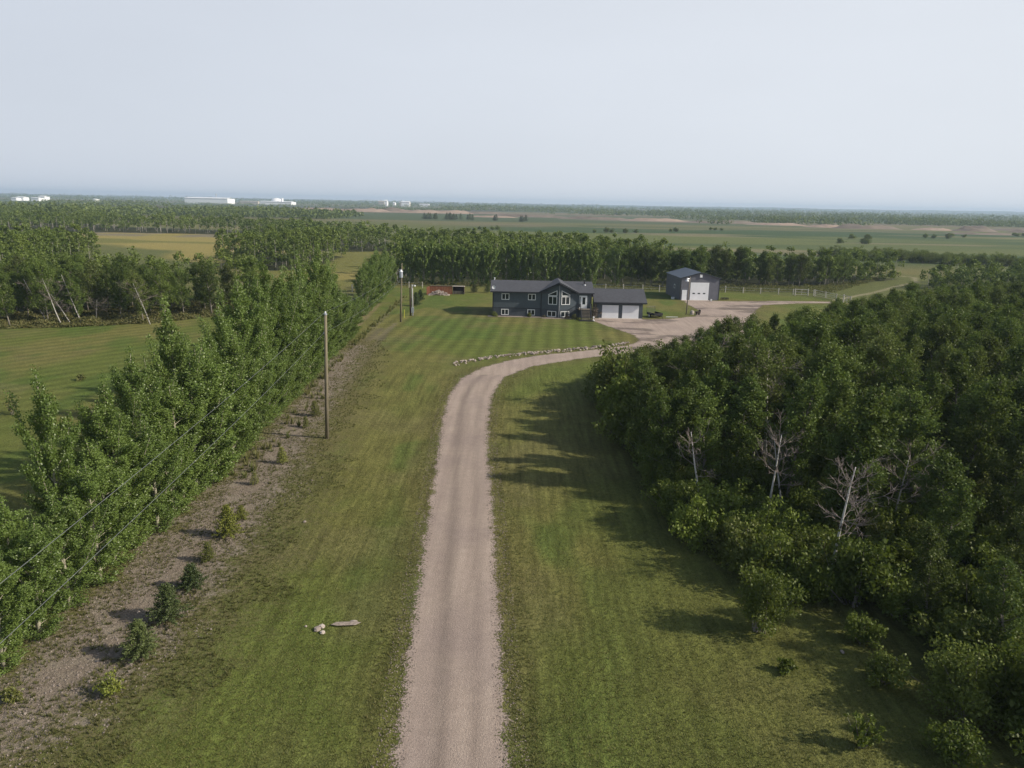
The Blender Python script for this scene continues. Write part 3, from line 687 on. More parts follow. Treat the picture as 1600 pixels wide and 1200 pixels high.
# undergrowth: one uncountable carpet of stems and leaves under the woods' edges
def undergrowth(name, polys, mat, dens, hmax, size):
    P = []
    for poly, n in polys:
        A = np.array(poly); c = rng.uniform(A.min(0), A.max(0), size=(n * 3, 2)); c = c[sdist(c, poly) > 0][:n]
        cl = fbm(c[:, 0], c[:, 1], 2.2, 77, 3); hh = hmax * sstep(.3, .75, cl)
        P.append(np.column_stack([c, rng.random(len(c)) * hh + .05]))
    P = np.concatenate(P); s = rng.uniform(size[0], size[1], len(P))
    v, q = leaf_geo(P, s, np.array([0, 0, 1.0]), .25, .5)
    o = mesh_np(name, v, q, mat, None, {'tint': ('FLOAT', np.repeat(rng.random(len(P)), 4))})
    return tag(o, kind='stuff')
o = undergrowth('undergrowth', [([(9, 72), (8.8, 45), (9.6, 38), (11, 33.6), (17.5, 30.5), (18.5, 20), (40, 20), (60, 60), (60, 112), (36, 88), (20, 81)], 260000)], M['shrub_leaf'], 1, 1.5, (.14, .26))
tag(o, 'dark green leafy undergrowth covering the floor of the right hand wood', 'undergrowth')
o = undergrowth('tall_grass', [([(-75, 96.5), (-62, 99.5), (-52, 105), (-46, 113), (-44, 121), (-50, 128), (-75, 112)], 60000), ([(-27, 158), (-27, 164), (40, 169.5), (78, 178), (112, 214), (70, 160.5), (50, 160), (20, 160.5)], 40000)], M['weed'], 1, .9, (.2, .4))
tag(o, 'unmown tall grass and weeds between the lawns and the woods', 'tall grass')

# dead and white trunked trees of the right wood
o = make_dead(501, 5.2, (-.28, 0), .9, 'bare aspen with a leaning white trunk, leftmost dead tree of the right hand wood', .8); o.location = (11.9, 41.5, 0)
o = make_dead(502, 5.4, (0, 0), 1.25, 'straight white trunked dead aspen with wide bare crown, right of the leaning one'); o.location = (15.4, 40.0, 0)
o = make_dead(503, 5.0, (-.12, .05), .8, 'thin dark barked aspen half bare, close behind the straight white trunk', .8); o.location = (16.5, 40.6, 0)
o = make_dead(504, 6.4, (0.0, 0), 1.05, 'large dead aspen with long white trunk and reddish bare twigs nearest the lawn', 1.2, split=.5); o.location = (15.9, 32.3, 0)
o = make_dead(505, 5.2, (.05, .02), 1.2, 'bare branched pale aspen deeper in the wood right of the large dead one', .9, bk='bark_white'); o.location = (21.5, 37.5, 0)
o = make_dead(506, 6.4, (.1, 0), 1.3, 'grey bare crowned tree among green aspens near the far rim of the right wood', 1.0); o.location = (15.5, 60, 0)
o = make_dead(507, 7.9, (-.1, 0), 1.3, 'grey leafless tree poking out of the canopy in the middle of the right wood', 1.0); o.location = (19, 51, 0)
# --- left wood
GL = 'aspens of the left wood'
lw = scatter(LWOOD, 3.4, 400, 13, lambda c: not in_view(c[0], c[1], 6))
lw = lw[np.argsort(lw[:, 1])]
el = sdist(lw, LWOOD)
far_pts = []
nL = 0
for c, e in zip(lw, el):
    x, y = c; hh = 8.0 + R.uniform(-1.3, 1.6) + (1.0 if y > 140 else 0)
    if nL < 60 and y < 138:
        k = R.randrange(9); s = hh / 9.0; nL += 1
        place_tree(protos[k], ('a', k), (x, y, 0), R.uniform(0, 6.28), (s * R.uniform(1.0, 1.25),) * 2 + (s,), 'dark green aspen in the left wood behind the mown field' if e > 3 else 'green aspen on the mown field edge of the left wood', GL)
    else: far_pts.append((x, y, hh, 2.2))
DL = [((75, 505), 7.0, (-.45, 0), 'weathered white trunk leaning left, leftmost dead tree at the left wood edge'), ((97, 508), 7.2, (-.42, .1), 'long white trunk leaning strongly left beside the leftmost dead tree'), ((112, 507), 5.0, (-.5, 0), 'short thin bare trunk leaning left at the left wood edge'),
      ((128, 506), 7.4, (-.34, 0), 'pale trunk leaning left with a few bare branches, middle of the leaning group'), ((235, 507), 6.3, (-.22, 0), 'bare dead aspen standing apart at the mown field edge of the left wood'), ((150, 503), 3.4, (.1, 0), 'broken white trunk stump in front of the left wood')]
for i, (p, hh, ln, lab) in enumerate(DL):
    x, y = g(*p); o = make_dead(520 + i, hh, ln, 1.0 if i != 4 else 1.5, lab, .8, split=.45, bk='bark_white'); o.location = (x, y, 0)
# --- shelterbelt and wood behind the house
GB = 'trees of the wood behind the house'
bp = []
rb = random.Random(21)
for yy, n, x0, x1 in ((163.5, 19, -24, 19), (168, 12, 22, 44), (173, 14, 46, 84)):
    for i in range(n): bp.append((x0 + (x1 - x0) * (i + rb.uniform(.2, .8)) / n, yy + rb.uniform(-1, 1) + (max(0, (x0 + (x1 - x0) * i / n) - 60) * .4)))
hedge = [make_poplar(140 + i, 10, 2.1, 5200, (.2, .34)) for i in range(2)]
for i, (x, y) in enumerate(bp):
    hh = rb.uniform(8.8, 10.4) * (1 if x < 60 else .82)
    if x < 24:
        src = hedge[i % 2]; ws = rb.uniform(.85, 1.05); lab = 'tall narrow dark green tree in the dense belt right behind the blue house'
        o = place_tree(src, ('h', i % 2), (x, y, 0), rb.uniform(0, 6), (ws, ws, hh / 10), lab, 'narrow trees in the belt behind the blue house')
    else:
        k = rb.randrange(9); s = hh / 9
        place_tree(protos[k], ('a', k), (x, y, 0), rb.uniform(0, 6), (s * 1.25, s * 1.25, s), 'green tree in the wood edge behind and right of the grey shop', GB)
bw = scatter(BWOOD, 4.0, 900, 33, lambda c: not in_view(c[0], c[1], 6))
for x, y in bw:
    if y > 176 or x < -20: far_pts.append((x, y, R.uniform(7.2, 10.4) - (1.3 if x > 40 else 0) - (1.2 if x > 78 else 0), 2.5))
for x, y in scatter(CWOOD, 4.2, 200, 34): far_pts.append((x, y, R.uniform(8.0, 10.2), 2.6))
fw = scatter(FWOOD, 5.6, 2300, 35, lambda c: not in_view(c[0], c[1], 6) or (c[1] > 470 and R.random() < .45))
fwn = fbm(fw[:, 0], fw[:, 1], 55, 91, 3); fwm = fbm(fw[:, 0], fw[:, 1], 22, 92, 2)
for (x, y), q, q2 in zip(fw, fwn, fwm):
    if q > .62 and y > 420: continue
    far_pts.append((x, y, R.uniform(5.0, 8.0) + 4.5 * (q2 - .25), R.uniform(2.4, 4.2)))
for x, y in scatter([(98, 176), (110, 168), (175, 175), (175, 215), (120, 196)], 4.5, 110, 36): far_pts.append((x, y, R.uniform(4.5, 6.5), 2.6))

def merged_wood(name, pts, label):
    Ps, Ds, Ts, Ss = [], [], [], []; mb = MB(); r = np.random.default_rng(99); rr = random.Random(98)
    for (x, y, h, w) in pts:
        far_ = y > 290; nc = 9 if far_ else 14; nl = 26 if far_ else 44
        u = r.random(nc) ** .8; a = r.random(nc) * 6.283; prof = np.sin(np.pi * (u * .85 + .13)) ** .7 * w * .72
        cs = np.stack([x + np.cos(a) * prof, y + np.sin(a) * prof, h * ((.36 if far_ else .12) + (.60 if far_ else .83) * u)], 1)
        k = np.repeat(np.arange(nc), nl); d = r.normal(size=(nc * nl, 3)); d /= np.linalg.norm(d, axis=1)[:, None]
        cr = w * r.uniform(.22, .46, nc)
        Ps.append(cs[k] + d * (cr[k] * r.random(nc * nl) ** .4)[:, None] * np.array([1, 1, .8])); Ds.append(d)
        Ts.append((r.random() * .35 + 1.5 * (float(fbm(np.array([x]), np.array([y]), 30, 95, 2)[0]) - .3) + .25 * r.random(nc) - .1)[k] + .25 * r.random(nc * nl)); Ss.append(r.uniform(.34, .62, nc * nl) * (1.5 if far_ else 1) * (1.0 if y > 150 else .8))
        tr = .07 if not far_ else .11
        mb.tube([(x, y, 0), (x + rr.uniform(-.4, .4), y, h * .8)], [tr, tr * .5], 4, False)
    P = np.concatenate(Ps); D = np.concatenate(Ds)
    v, q = leaf_geo(P, np.concatenate(Ss), D * .6 + np.array([0, 0, .5]), .5, .7, r)
    o = mesh_np(name, v, q, M['aspen_leaf'], None, {'tint': ('FLOAT', np.repeat(np.clip(np.concatenate(Ts), 0, 1), 4))})
    tag(o, label, 'woodland', kind='stuff')
    t = mb.build('woodland_trunks', M['bark_pale'], o); t['kind'] = 'stuff'
    return o
merged_wood('woodland', far_pts, 'dark green woodland canopy stretching behind the house and around the hay meadows')

# ------------------------------------------------------------------ buildings
def metal_siding(name, col, per=0.23):
    m, nt, b = new_mat(name); tc = N(nt, 'ShaderNodeTexCoord').outputs['Object']
    n = noise(nt, tc, 1.2, 4); f = mrange(nt, n, .3, .7, .88, 1.12)
    v = N(nt, 'ShaderNodeVectorMath', operation='SCALE'); v.inputs[0].default_value = col; nt.links.new(f, v.inputs['Scale'])
    nt.links.new(v.outputs[0], b.inputs['Base Color']); b.inputs['Roughness'].default_value = .5
    w = N(nt, 'ShaderNodeTexWave', wave_type='BANDS', bands_direction='DIAGONAL'); w.inputs['Scale'].default_value = .5 / per; nt.links.new(tc, w.inputs[0])
    bump(nt, b, w.outputs['Fac'], .5, .03)
    return m
def lap_siding(name, col):
    m, nt, b = new_mat(name); tc = N(nt, 'ShaderNodeTexCoord').outputs['Object']
    n = noise(nt, tc, 2.0, 4); f = mrange(nt, n, .3, .7, .9, 1.1)
    w = N(nt, 'ShaderNodeTexWave', wave_type='BANDS', bands_direction='Z', wave_profile='SAW'); w.inputs['Scale'].default_value = 1.6; nt.links.new(tc, w.inputs[0])
    f = math_(nt, 'MULTIPLY', f, mrange(nt, w.outputs['Fac'], 0, 1, .92, 1.06))
    v = N(nt, 'ShaderNodeVectorMath', operation='SCALE'); v.inputs[0].default_value = col; nt.links.new(f, v.inputs['Scale'])
    nt.links.new(v.outputs[0], b.inputs['Base Color']); b.inputs['Roughness'].default_value = .55
    bump(nt, b, w.outputs['Fac'], .6, .02)
    return m
def shingles(name, col):
    m, nt, b = new_mat(name); tc = N(nt, 'ShaderNodeTexCoord').outputs['Object']
    mp = N(nt, 'ShaderNodeMapping'); mp.inputs['Scale'].default_value = (1, 3.2, 3.2); nt.links.new(tc, mp.inputs[0])
    n = noise(nt, mp.outputs[0], 2.2, 4, .7); n2 = noise(nt, tc, .5, 3); f = math_(nt, 'MULTIPLY', mrange(nt, n, .3, .7, .72, 1.28), mrange(nt, n2, .3, .7, .92, 1.08))
    v = N(nt, 'ShaderNodeVectorMath', operation='SCALE'); v.inputs[0].default_value = col; nt.links.new(f, v.inputs['Scale'])
    nt.links.new(v.outputs[0], b.inputs['Base Color']); b.inputs['Roughness'].default_value = .9
    return m
M['siding'] = lap_siding('blue_siding', (0.056, 0.075, 0.092)); M['siding_low'] = lap_siding('dark_siding', (0.044, 0.056, 0.072))
M['shingle'] = shingles('roof_shingles', (0.056, 0.059, 0.070)); M['shop_wall'] = metal_siding('shop_siding', (0.118, 0.122, 0.150))
M['shop_roof'] = metal_siding('shop_roof', (0.055, 0.072, 0.100), .4)
M['white'] = flat('white_paint', (0.72, 0.74, 0.76), .5, .04); M['door_white'] = flat('door_white', (0.74, 0.76, 0.80), .45, .05, 1.0)
M['trim'] = flat('dark_trim', (0.022, 0.025, 0.032), .5, .1); M['black'] = flat('black_metal', (0.018, 0.018, 0.02), .45, .2)
M['concrete'] = flat('concrete', (0.42, 0.37, 0.33), .9, .12, 2.0); M['wood'] = flat('grey_wood', (0.20, 0.175, 0.14), .9, .3, 5)
M['redwood'] = flat('red_wood', (0.22, 0.080, 0.045), .8, .25, 4); M['steel'] = flat('galvanised', (0.42, 0.45, 0.50), .35, .1, 4, .4)
M['wire'] = flat('wire_metal', (.15, .16, .17), .5, .1)
M['darkbrown'] = flat('dark_brown', (0.055, 0.035, 0.028), .8, .3, 6)
m, nt, b = new_mat('window_glass'); b.inputs['Base Color'].default_value = (0.02, 0.028, 0.032, 1); b.inputs['Roughness'].default_value = .08; b.inputs['Specular IOR Level'].default_value = .6
M['glass'] = m
def pole_mat(name, a, b_):
    m, nt, b = new_mat(name); tc = N(nt, 'ShaderNodeTexCoord').outputs['Object']; mp = N(nt, 'ShaderNodeMapping'); mp.inputs['Scale'].default_value = (14, 14, .6); nt.links.new(tc, mp.inputs[0])
    nt.links.new(mixc(nt, mrange(nt, noise(nt, mp.outputs[0], 1.5, 4), .35, .65, 0, 1), a, b_), b.inputs['Base Color']); b.inputs['Roughness'].default_value = .9; return m
M['pole'] = pole_mat('pole_wood', (0.13, 0.115, 0.075), (0.21, 0.18, 0.12))

def inset(poly, w):
    n = len(poly); out = []; ar = sum(poly[i][0] * poly[(i + 1) % n][1] - poly[(i + 1) % n][0] * poly[i][1] for i in range(n)); sg = 1 if ar > 0 else -1
    lines = []
    for i in range(n):
        (x0, y0), (x1, y1) = poly[i], poly[(i + 1) % n]; l = math.hypot(x1 - x0, y1 - y0); nx, ny = -(y1 - y0) / l * sg, (x1 - x0) / l * sg
        lines.append((x0 + nx * w, y0 + ny * w, x1 - x0, y1 - y0))
    for i in range(n):
        a = lines[i - 1]; c = lines[i]; den = a[2] * c[3] - a[3] * c[2]; t = ((c[0] - a[0]) * c[3] - (c[1] - a[1]) * c[2]) / den
        out.append((a[0] + a[2] * t, a[1] + a[3] * t))
    return out
def window(parent, o, ex, outline, mull=(), fw=.09, mat='white', name='window', rail=()):
    o = Vector(o); ex = Vector(ex).normalized(); up = Vector((0, 0, 1)); nn = ex.cross(up)
    P = lambda s, z, d: o + ex * s + up * z + nn * d
    inn = inset(outline, fw); mb = MB(); n = len(outline)
    for i in range(n):
        j = (i + 1) % n; a, b_, c, d = outline[i], outline[j], inn[j], inn[i]
        mb.hexa([P(*a, .0), P(*b_, .0), P(*c, .0), P(*d, .0), P(*a, .06), P(*b_, .06), P(*c, .06), P(*d, .06)])
    z0 = min(p[1] for p in inn); z1 = max(p[1] for p in inn); s0 = min(p[0] for p in inn); s1 = max(p[0] for p in inn)
    for s in mull: mb.hexa([P(s - fw / 2, z0, .0), P(s + fw / 2, z0, .0), P(s + fw / 2, z0, .055), P(s - fw / 2, z0, .055), P(s - fw / 2, z1, .0), P(s + fw / 2, z1, .0), P(s + fw / 2, z1, .055), P(s - fw / 2, z1, .055)])
    w = mb.build(name, M[mat], parent)
    MB().poly([P(s, z, .025) for s, z in inn]).build('pane', M['glass'], w)
    return w
def rect(s0, s1, z0, z1): return [(s0, z0), (s1, z0), (s1, z1), (s0, z1)]

HX, HY = -3.4, 118.4
house = thing('house', 'slate blue bungalow with white framed windows, pointed bay gable and front stairs', 'house', (HX, HY, 0))
W, D = 16.1, 8.6
def yz_prism(mb, prof, x0, x1):
    n = len(prof); b = len(mb.v); mb.v += [(x0, y, z) for y, z in prof] + [(x1, y, z) for y, z in prof]
    mb.f.append(tuple(b + i for i in reversed(range(n)))); mb.f.append(tuple(b + n + i for i in range(n)))
    for i in range(n):
        j = (i + 1) % n; mb.f.append((b + i, b + j, b + n + j, b + n + i))
mb = MB(); yz_prism(mb, [(0, 1.42), (D, 1.42), (D, 3.98), (D / 2, 5.18), (0, 3.98)], 0, W); mb.build('wall', M['siding'], house)
MB().box(-.03, -.03, -.1, W + .03, D + .03, 1.32).build('basement_wall', M['siding_low'], house)
MB().box(-.05, -.05, 1.32, W + .05, D + .05, 1.42).build('trim_band', M['trim'], house)
mb = MB(); b0, b1, ax, ay = 7.9, 13.7, 10.8, -1.0
for (xa, ya, za), (xb, yb, zb) in (((b0, -.02, 3.98), (ax, ay, 5.5)), ((ax, ay, 5.5), (b1, -.02, 3.98))):
    mb.hexa([(xa, ya, 1.40), (xb, yb, 1.40), (xb, .9, 1.40), (xa, .9, 1.40), (xa, ya, za), (xb, yb, zb), (xb, .9, zb), (xa, .9, za)])
mb.build('bay_wall', M['siding'], house)
mb = MB()
for (xa, ya), (xb, yb) in (((b0, -.05), (ax, ay - .02)), ((ax, ay - .02), (b1, -.05))):
    mb.hexa([(xa, ya, -.1), (xb, yb, -.1), (xb, .9, -.1), (xa, .9, -.1), (xa, ya, 1.40), (xb, yb, 1.40), (xb, .9, 1.40), (xa, .9, 1.40)])
mb.build('bay_base', M['siding_low'], house)
MB().box(b0 - .06, -.12, -.05, b0 + .08, -.02, 3.9).build('corner_trim', M['trim'], house)
MB().tube([(ax, ay - .03, -.05), (ax, ay - .03, 5.3)], .05, 6).build('corner_trim', flat('pale_trim', (.28, .29, .31), .5), house)
MB().box(W - .1, -.07, -.05, W + .07, -.03, 3.9).build('corner_trim', M['trim'], house)
MB().box(-.07, -.07, -.05, .1, -.03, 3.9).build('corner_trim', M['trim'], house)
# roofs: main slabs and cross gable
mb = MB(); e = .45; sl = 1.37 / (D / 2 + e)
zf = 3.98 - .02; zr = zf + 1.37; th = .16
mb.hexa([(-e, -e, zf), (W + e, -e, zf), (W + e, D / 2, zr), (-e, D / 2, zr), (-e, -e, zf + th), (W + e, -e, zf + th), (W + e, D / 2, zr + th), (-e, D / 2, zr + th)])
mb.hexa([(-e, D / 2, zr), (W + e, D / 2, zr), (W + e, D + e, zf), (-e, D + e, zf), (-e, D / 2, zr + th), (W + e, D / 2, zr + th), (W + e, D + e, zf + th), (-e, D + e, zf + th)])
roof = mb.build('roof', M['shingle'], house)
MB().box(-e, -e - .05, zf - .03, 7.35, -e - .004, zf + th - .03).box(14.25, -e - .05, zf - .03, W + e, -e - .004, zf + th - .03).build('fascia', M['trim'], roof)
mb = MB(); zg = 5.72; xe0, xe1 = 7.45, 14.15; ze = 3.97; yb = 5.6
mb.hexa([(xe0, -.55, ze), (ax, -1.55, zg), (ax, yb, zg), (xe0, yb, ze), (xe0, -.55, ze + .17), (ax, -1.55, zg + .17), (ax, yb, zg + .17), (xe0, yb, ze + .17)])
mb.hexa([(ax, -1.55, zg), (xe1, -.55, ze), (xe1, yb, ze), (ax, yb, zg), (ax, -1.55, zg + .17), (xe1, -.55, ze + .17), (xe1, yb, ze + .17), (ax, yb, zg + .17)])
mb.build('bay_roof', M['shingle'], house)
mb = MB()
for (xa, ya, za), (xb, yb_, zb) in (((xe0, -.56, ze), (ax, -1.56, zg)), ((ax, -1.56, zg), (xe1, -.56, ze))):
    mb.hexa([(xa, ya - .05, za - .08), (xb, yb_ - .05, zb - .08), (xb, yb_, zb - .08), (xa, ya, za - .08), (xa, ya - .05, za + .14), (xb, yb_ - .05, zb + .14), (xb, yb_, zb + .14), (xa, ya, za + .14)])
mb.build('fascia', M['trim'], house)
ch = MB().tube([(15.15, 3.0, 4.9), (15.15, 3.0, 5.75)], .11, 8).tube([(15.15, 3.0, 5.75), (15.15, 3.0, 5.95)], .15, 8).build('stove_pipe', M['black'], house)
MB().tube([(15.2, 2.7, 4.98), (15.2, 2.7, 5.13)], .2, 10).build('flashing', M['white'], ch)
dish = MB().tube([(.1, .5, 4.2), (.1, .4, 4.6)], .04, 6)
for i in range(10):
    a, b_ = i * .6283, (i + 1) * .6283; dish.poly([(.1, .3, 4.66), (.1 + .3 * math.cos(a), .22, 4.66 + .3 * math.sin(a)), (.1 + .3 * math.cos(b_), .22, 4.66 + .3 * math.sin(b_))])
dish.build('satellite_dish', M['white'], house)
MB().tube([(.1, D / 2, 5.4), (.1, D / 2, 5.75)], .07, 8).tube([(.1, D / 2, 5.75), (.1, D / 2, 5.85)], .14, 8).build('roof_vent', M['white'], house)
# windows
for s0 in (1.42, 5.75):
    window(house, (0, -.01, 0), (1, 0, 0), rect(s0, s0 + 1.25, 2.72, 3.74), [s0 + .62])
for s0 in (1.38, 5.70): window(house, (0, -.04, 0), (1, 0, 0), rect(s0, s0 + 1.22, .22, 1.18), [s0 + .61])
fl_ = math.hypot(ax - b0, 1.0)
for o, ex, lr in (((b0, -.02, 0), (ax - b0, ay + .02, 0), 0), ((ax, ay, 0), (b1 - ax, -ay - .02, 0), 1)):
    off = 1.22 if lr == 0 else .38
    o2 = Vector(o) + Vector(ex).normalized().cross(Vector((0, 0, 1))) * .012
    window(house, o2, ex, rect(off, off + 1.5, 2.15, 3.50), [off + .75])
    tri = [(off, 3.58), (off + 1.5, 3.58), (off + 1.5, 4.50), (off, 3.78)] if lr == 0 else [(off, 3.58), (off + 1.5, 3.58), (off + 1.5, 3.78), (off, 4.50)]
    window(house, o2, ex, tri)
    o3 = Vector(o) + Vector(ex).normalized().cross(Vector((0, 0, 1))) * .05
    window(house, o3, ex, rect(off - .1, off + 1.42, .15, 1.08), [off + .66])
# entry: door with sidelight, landing, stairs, railings
dr = MB().box(14.15, -.07, 1.55, 14.42, -.012, 3.62).box(14.42, -.09, 1.55, 15.42, -.012, 3.62).build('front_door', M['white'], house)
MB().box(14.68, -.105, 2.2, 15.14, -.092, 3.35).box(14.2, -.085, 1.75, 14.34, -.072, 3.45).build('pane', M['glass'], dr)
MB().tube([(15.3, -.1, 2.5), (15.3, -.15, 2.5)], .04, 6).build('handle', M['black'], dr)
MB().box(13.95, -1.5, 1.42, 16.1, -.02, 1.54).build('landing', M['wood'], house)
mb = MB()
for i in range(8): mb.box(14.3, -1.5 - .28 * (i + 1), 1.42 - .18 * (i + 1), 15.75, -1.5 - .28 * i + .02, 1.47 - .18 * (i + 1))
mb.build('steps', M['wood'], house)
mb = MB()
for x in (14.0, 16.05):
    for yy in (-1.45, -.1): mb.box(x - .05, yy - .05, -.05, x + .05, yy + .05, 2.45)
mb.build('landing_posts', M['trim'], house)
for x in (14.25, 15.8):
    rl = MB().bar((x, -1.5, 2.45), (x, -3.8, .95), .08).bar((x, -3.75, 0), (x, -3.75, .98), .09).bar((x, -1.5, 1.7), (x, -3.8, .2), .06)
    for i in range(12): yy = -1.6 - i * .18; rl.bar((x, yy, 1.6 - (i * .18) * .65), (x, yy, 2.4 - (i * .18) * .65), .03)
    rl.build('railing', M['trim'], house)
rl = MB().bar((14.0, -1.5, 2.45), (12.1, -1.7, 1.35), .07).bar((12.1, -1.7, 0), (12.1, -1.7, 1.35), .07).bar((14.0, -1.5, 1.65), (12.1, -1.7, .55), .05)
for i in range(9): rl.bar((13.8 - i * .2, -1.52 - i * .02, 1.55 - i * .115), (13.8 - i * .2, -1.52 - i * .02, 2.33 - i * .115), .03)
rl.build('railing', M['trim'], house)
rl = MB().bar((16.05, -1.45, 2.45), (16.05, -.1, 2.45), .07)
for i in range(7): rl.bar((16.05, -1.3 + i * .19, 1.55), (16.05, -1.3 + i * .19, 2.42), .03)
rl.build('railing', M['trim'], house)
MB().box(13.9, -3.95, -.05, 16.3, -3.3, .12).build('step_pad', M['trim'], house)

gar = thing('garage', 'low slate blue two door garage with dark gabled roof beside the house', 'garage', (13.75, HY + .1, 0))
GW, GD = 7.5, 7.0
mb = MB(); yz_prism(mb, [(0, 0), (GD, 0), (GD, 2.62), (GD / 2, 4.25), (0, 2.62)], 0, GW); mb.build('wall', M['siding'], gar)
mb = MB(); yz_prism(mb, [(-.5, 2.52), (GD / 2, 4.32), (GD + .5, 2.52), (GD + .5, 2.68), (GD / 2, 4.48), (-.5, 2.68)], -.6, GW + .6); rf = mb.build('roof', M['shingle'], gar)
MB().box(-.6, -.56, 2.44, GW + .6, -.504, 2.62).build('fascia', M['trim'], rf)
MB().box(-.03, -.03, 0, GW + .03, -.003, .95).build('lower_siding', M['siding_low'], gar)
for x0 in (.82, 4.15):
    d_ = MB().box(x0, -.08, .02, x0 + 2.7, -.035, 2.15)
    for k in range(1, 4): d_.box(x0 + .04, -.088, .02 + k * .53 - .03, x0 + 2.66, -.081, .02 + k * .53 - .012)
    d_.build('garage_door', M['door_white'], gar)
MB().box(.3, -1.0, -.05, GW - .1, -.1, .03).build('apron', M['concrete'], gar)

shop = thing('workshop', 'tall grey metal workshop with one big white overhead door', 'workshop', (33.1, 144.3, 0), rad(3))
SW, SD = 7.85, 11.0
mb = MB().prism([(0, 0), (SW, 0), (SW, 4.32), (SW / 2, 5.42), (0, 4.32)], 0, SD); mb.build('wall', M['shop_wall'], shop)
mb = MB().prism([(-.2, 4.30), (SW / 2, 5.45), (SW + .2, 4.30), (SW + .2, 4.40), (SW / 2, 5.56), (-.2, 4.40)], -.25, SD + .25); mb.build('roof', M['shop_roof'], shop)
MB().prism([(-.2, 4.22), (SW / 2, 5.37), (SW + .2, 4.22), (SW + .2, 4.34), (SW / 2, 5.50), (-.2, 4.34)], -.3, -.26).build('gable_trim', M['trim'], shop)
MB().box(-.03, -.03, 0, .12, -.003, 4.3).build('corner_trim', M['trim'], shop)
MB().box(SW - .1, -.03, 0, SW + .03, -.003, 4.3).build('corner_trim', M['trim'], shop)
d_ = MB().box(2.0, -.07, .02, 5.72, -.01, 3.5)
for k in range(1, 6): d_.box(2.05, -.078, .02 + k * .58 - .03, 5.67, -.071, .02 + k * .58 - .015)
d_ = d_.build('overhead_door', M['door_white'], shop)
for x0 in (2.5, 3.55, 4.6): MB().box(x0, -.09, 1.25, x0 + .48, -.08, 1.47).build('door_window', M['glass'], d_)
d_ = MB().box(.38, -.06, .02, 1.36, -.01, 2.0).build('side_door', M['door_white'], shop)
MB().tube([(1.25, -.06, 1.0), (1.25, -.11, 1.0)], .04, 6).build('handle', M['black'], d_)
MB().box(3.72, -.2, 4.52, 4.2, -.01, 5.12).build('gable_vent', M['white'], shop)
window(shop, (-.01, 4.6, 0), (0, -1, 0), rect(0, .8, 1.9, 2.7))
MB().box(.2, -.95, -.05, 5.9, -.1, .05).build('apron', M['concrete'], shop)
def small_box(name, lab, cat, x, y, w, d, h, mat, lid=None):
    t = thing(name, lab, cat, (x, y, 0)); MB().hexa([(-w / 2, -d / 2, 0), (w / 2, -d / 2, 0), (w / 2, d / 2, 0), (-w / 2, d / 2, 0), (-w * .55, -d * .55, h), (w * .55, -d * .55, h), (w * .55, d * .55, h), (-w * .55, d * .55, h)]).build('tub', M[mat], t)
    MB().box(-w * .58, -d * .58, h, w * .58, d * .58, h + .06).build('lid', M[lid or mat], t); return t
small_box('storage_tub', 'small white tub on the grass at the left wall of the grey workshop', 'tub', 32.0, 145.6, .55, .4, .35, 'white')
small_box('bucket', 'small white bucket at the right corner of the big workshop door', 'bucket', 39.2, 143.5, .25, .25, .32, 'white')

# beds and planting at the house front
tag(MB().box(HX - .8, HY - 1.1, -.02, HX + 8.0, HY - .06, .06).box(HX + 8.0, HY - 2.0, -.02, HX + 13.6, HY - .9, .05).build('planting_bed', flat('bed_mulch', (.24, .2, .17), .95, .35, 6)), kind='structure')
for i, (lx, ly, hh, w, mat, lab) in enumerate(((.3, -.7, .9, .75, 'yellow_leaf', 'yellow green rounded bush at the left corner of the blue house'), (6.0, -.7, .85, .5, 'yellow_leaf', 'yellow green bush below the second basement window of the house'),
        (8.4, -.9, .5, .5, 'twig_leaf', 'low reddish brown bush at the left foot of the pointed bay'), (12.1, -1.7, .75, .6, 'twig_leaf', 'dull brown rounded bush right of the pointed bay'), (13.3, -1.9, .95, .7, 'weed', 'olive brown bush beside the foot of the front stairs'),
        (16.75, -.4, 2.6, .75, 'twig_leaf', 'tall dark bare bush in the gap between house and garage'))):
    o = make_shrub(600 + i, hh, w, 900, mat, (.08, .16), lab); o.location = (HX + lx, HY + ly, 0)
t = thing('garden_ornament', 'small white ornament at the foot of the front stairs', 'ornament', (HX + 16.25, HY - 3.4, 0))
MB().tube([(0, 0, 0), (0, 0, .12), (0, 0, .2), (0, 0, .5)], [.16, .16, .06, .05], 8).build('pedestal', M['white'], t); MB().tube([(0, 0, .5), (0, 0, .6), (0, 0, .72)], [.05, .2, .05], 8).build('bowl', M['white'], t)

# utility trailer, bales and clutter
tr = thing('utility_trailer', 'black utility trailer with an upright mesh ramp beside the garage', 'trailer', (23.7, 120.6, 0), rad(25))
MB().box(-.85, -1.1, .38, .85, 1.1, .45).box(-.85, -1.1, .45, -.8, 1.1, .78).box(.8, -1.1, .45, .85, 1.1, .78).box(-.8, -1.1, .45, .8, -1.05, .78).build('bed', M['black'], tr)
rp_ = MB().bar((-.82, 1.12, .45), (-.82, 1.2, 1.65), .05).bar((.82, 1.12, .45), (.82, 1.2, 1.65), .05).bar((-.82, 1.2, 1.65), (.82, 1.2, 1.65), .05)
for i in range(9): rp_.bar((-.66 + i * .165, 1.13, .5), (-.66 + i * .165, 1.2, 1.62), .02)
for i in range(5): rp_.bar((-.8, 1.13 + i * .015, .62 + i * .2), (.8, 1.13 + i * .015, .62 + i * .2), .018)
rp_.build('ramp', M['black'], tr)
for s in (-1, 1):
    w_ = MB().tube([(s * .92, 0, .32), (s * 1.12, 0, .32)], .32, 16).build('wheel', M['black'], tr); MB().tube([(s * 1.1, 0, .32), (s * 1.14, 0, .32)], .18, 12).build('rim', M['white'], w_)
    MB().box(s * .88, -.45, .66, s * 1.16, .45, .70).build('fender', M['black'], tr)
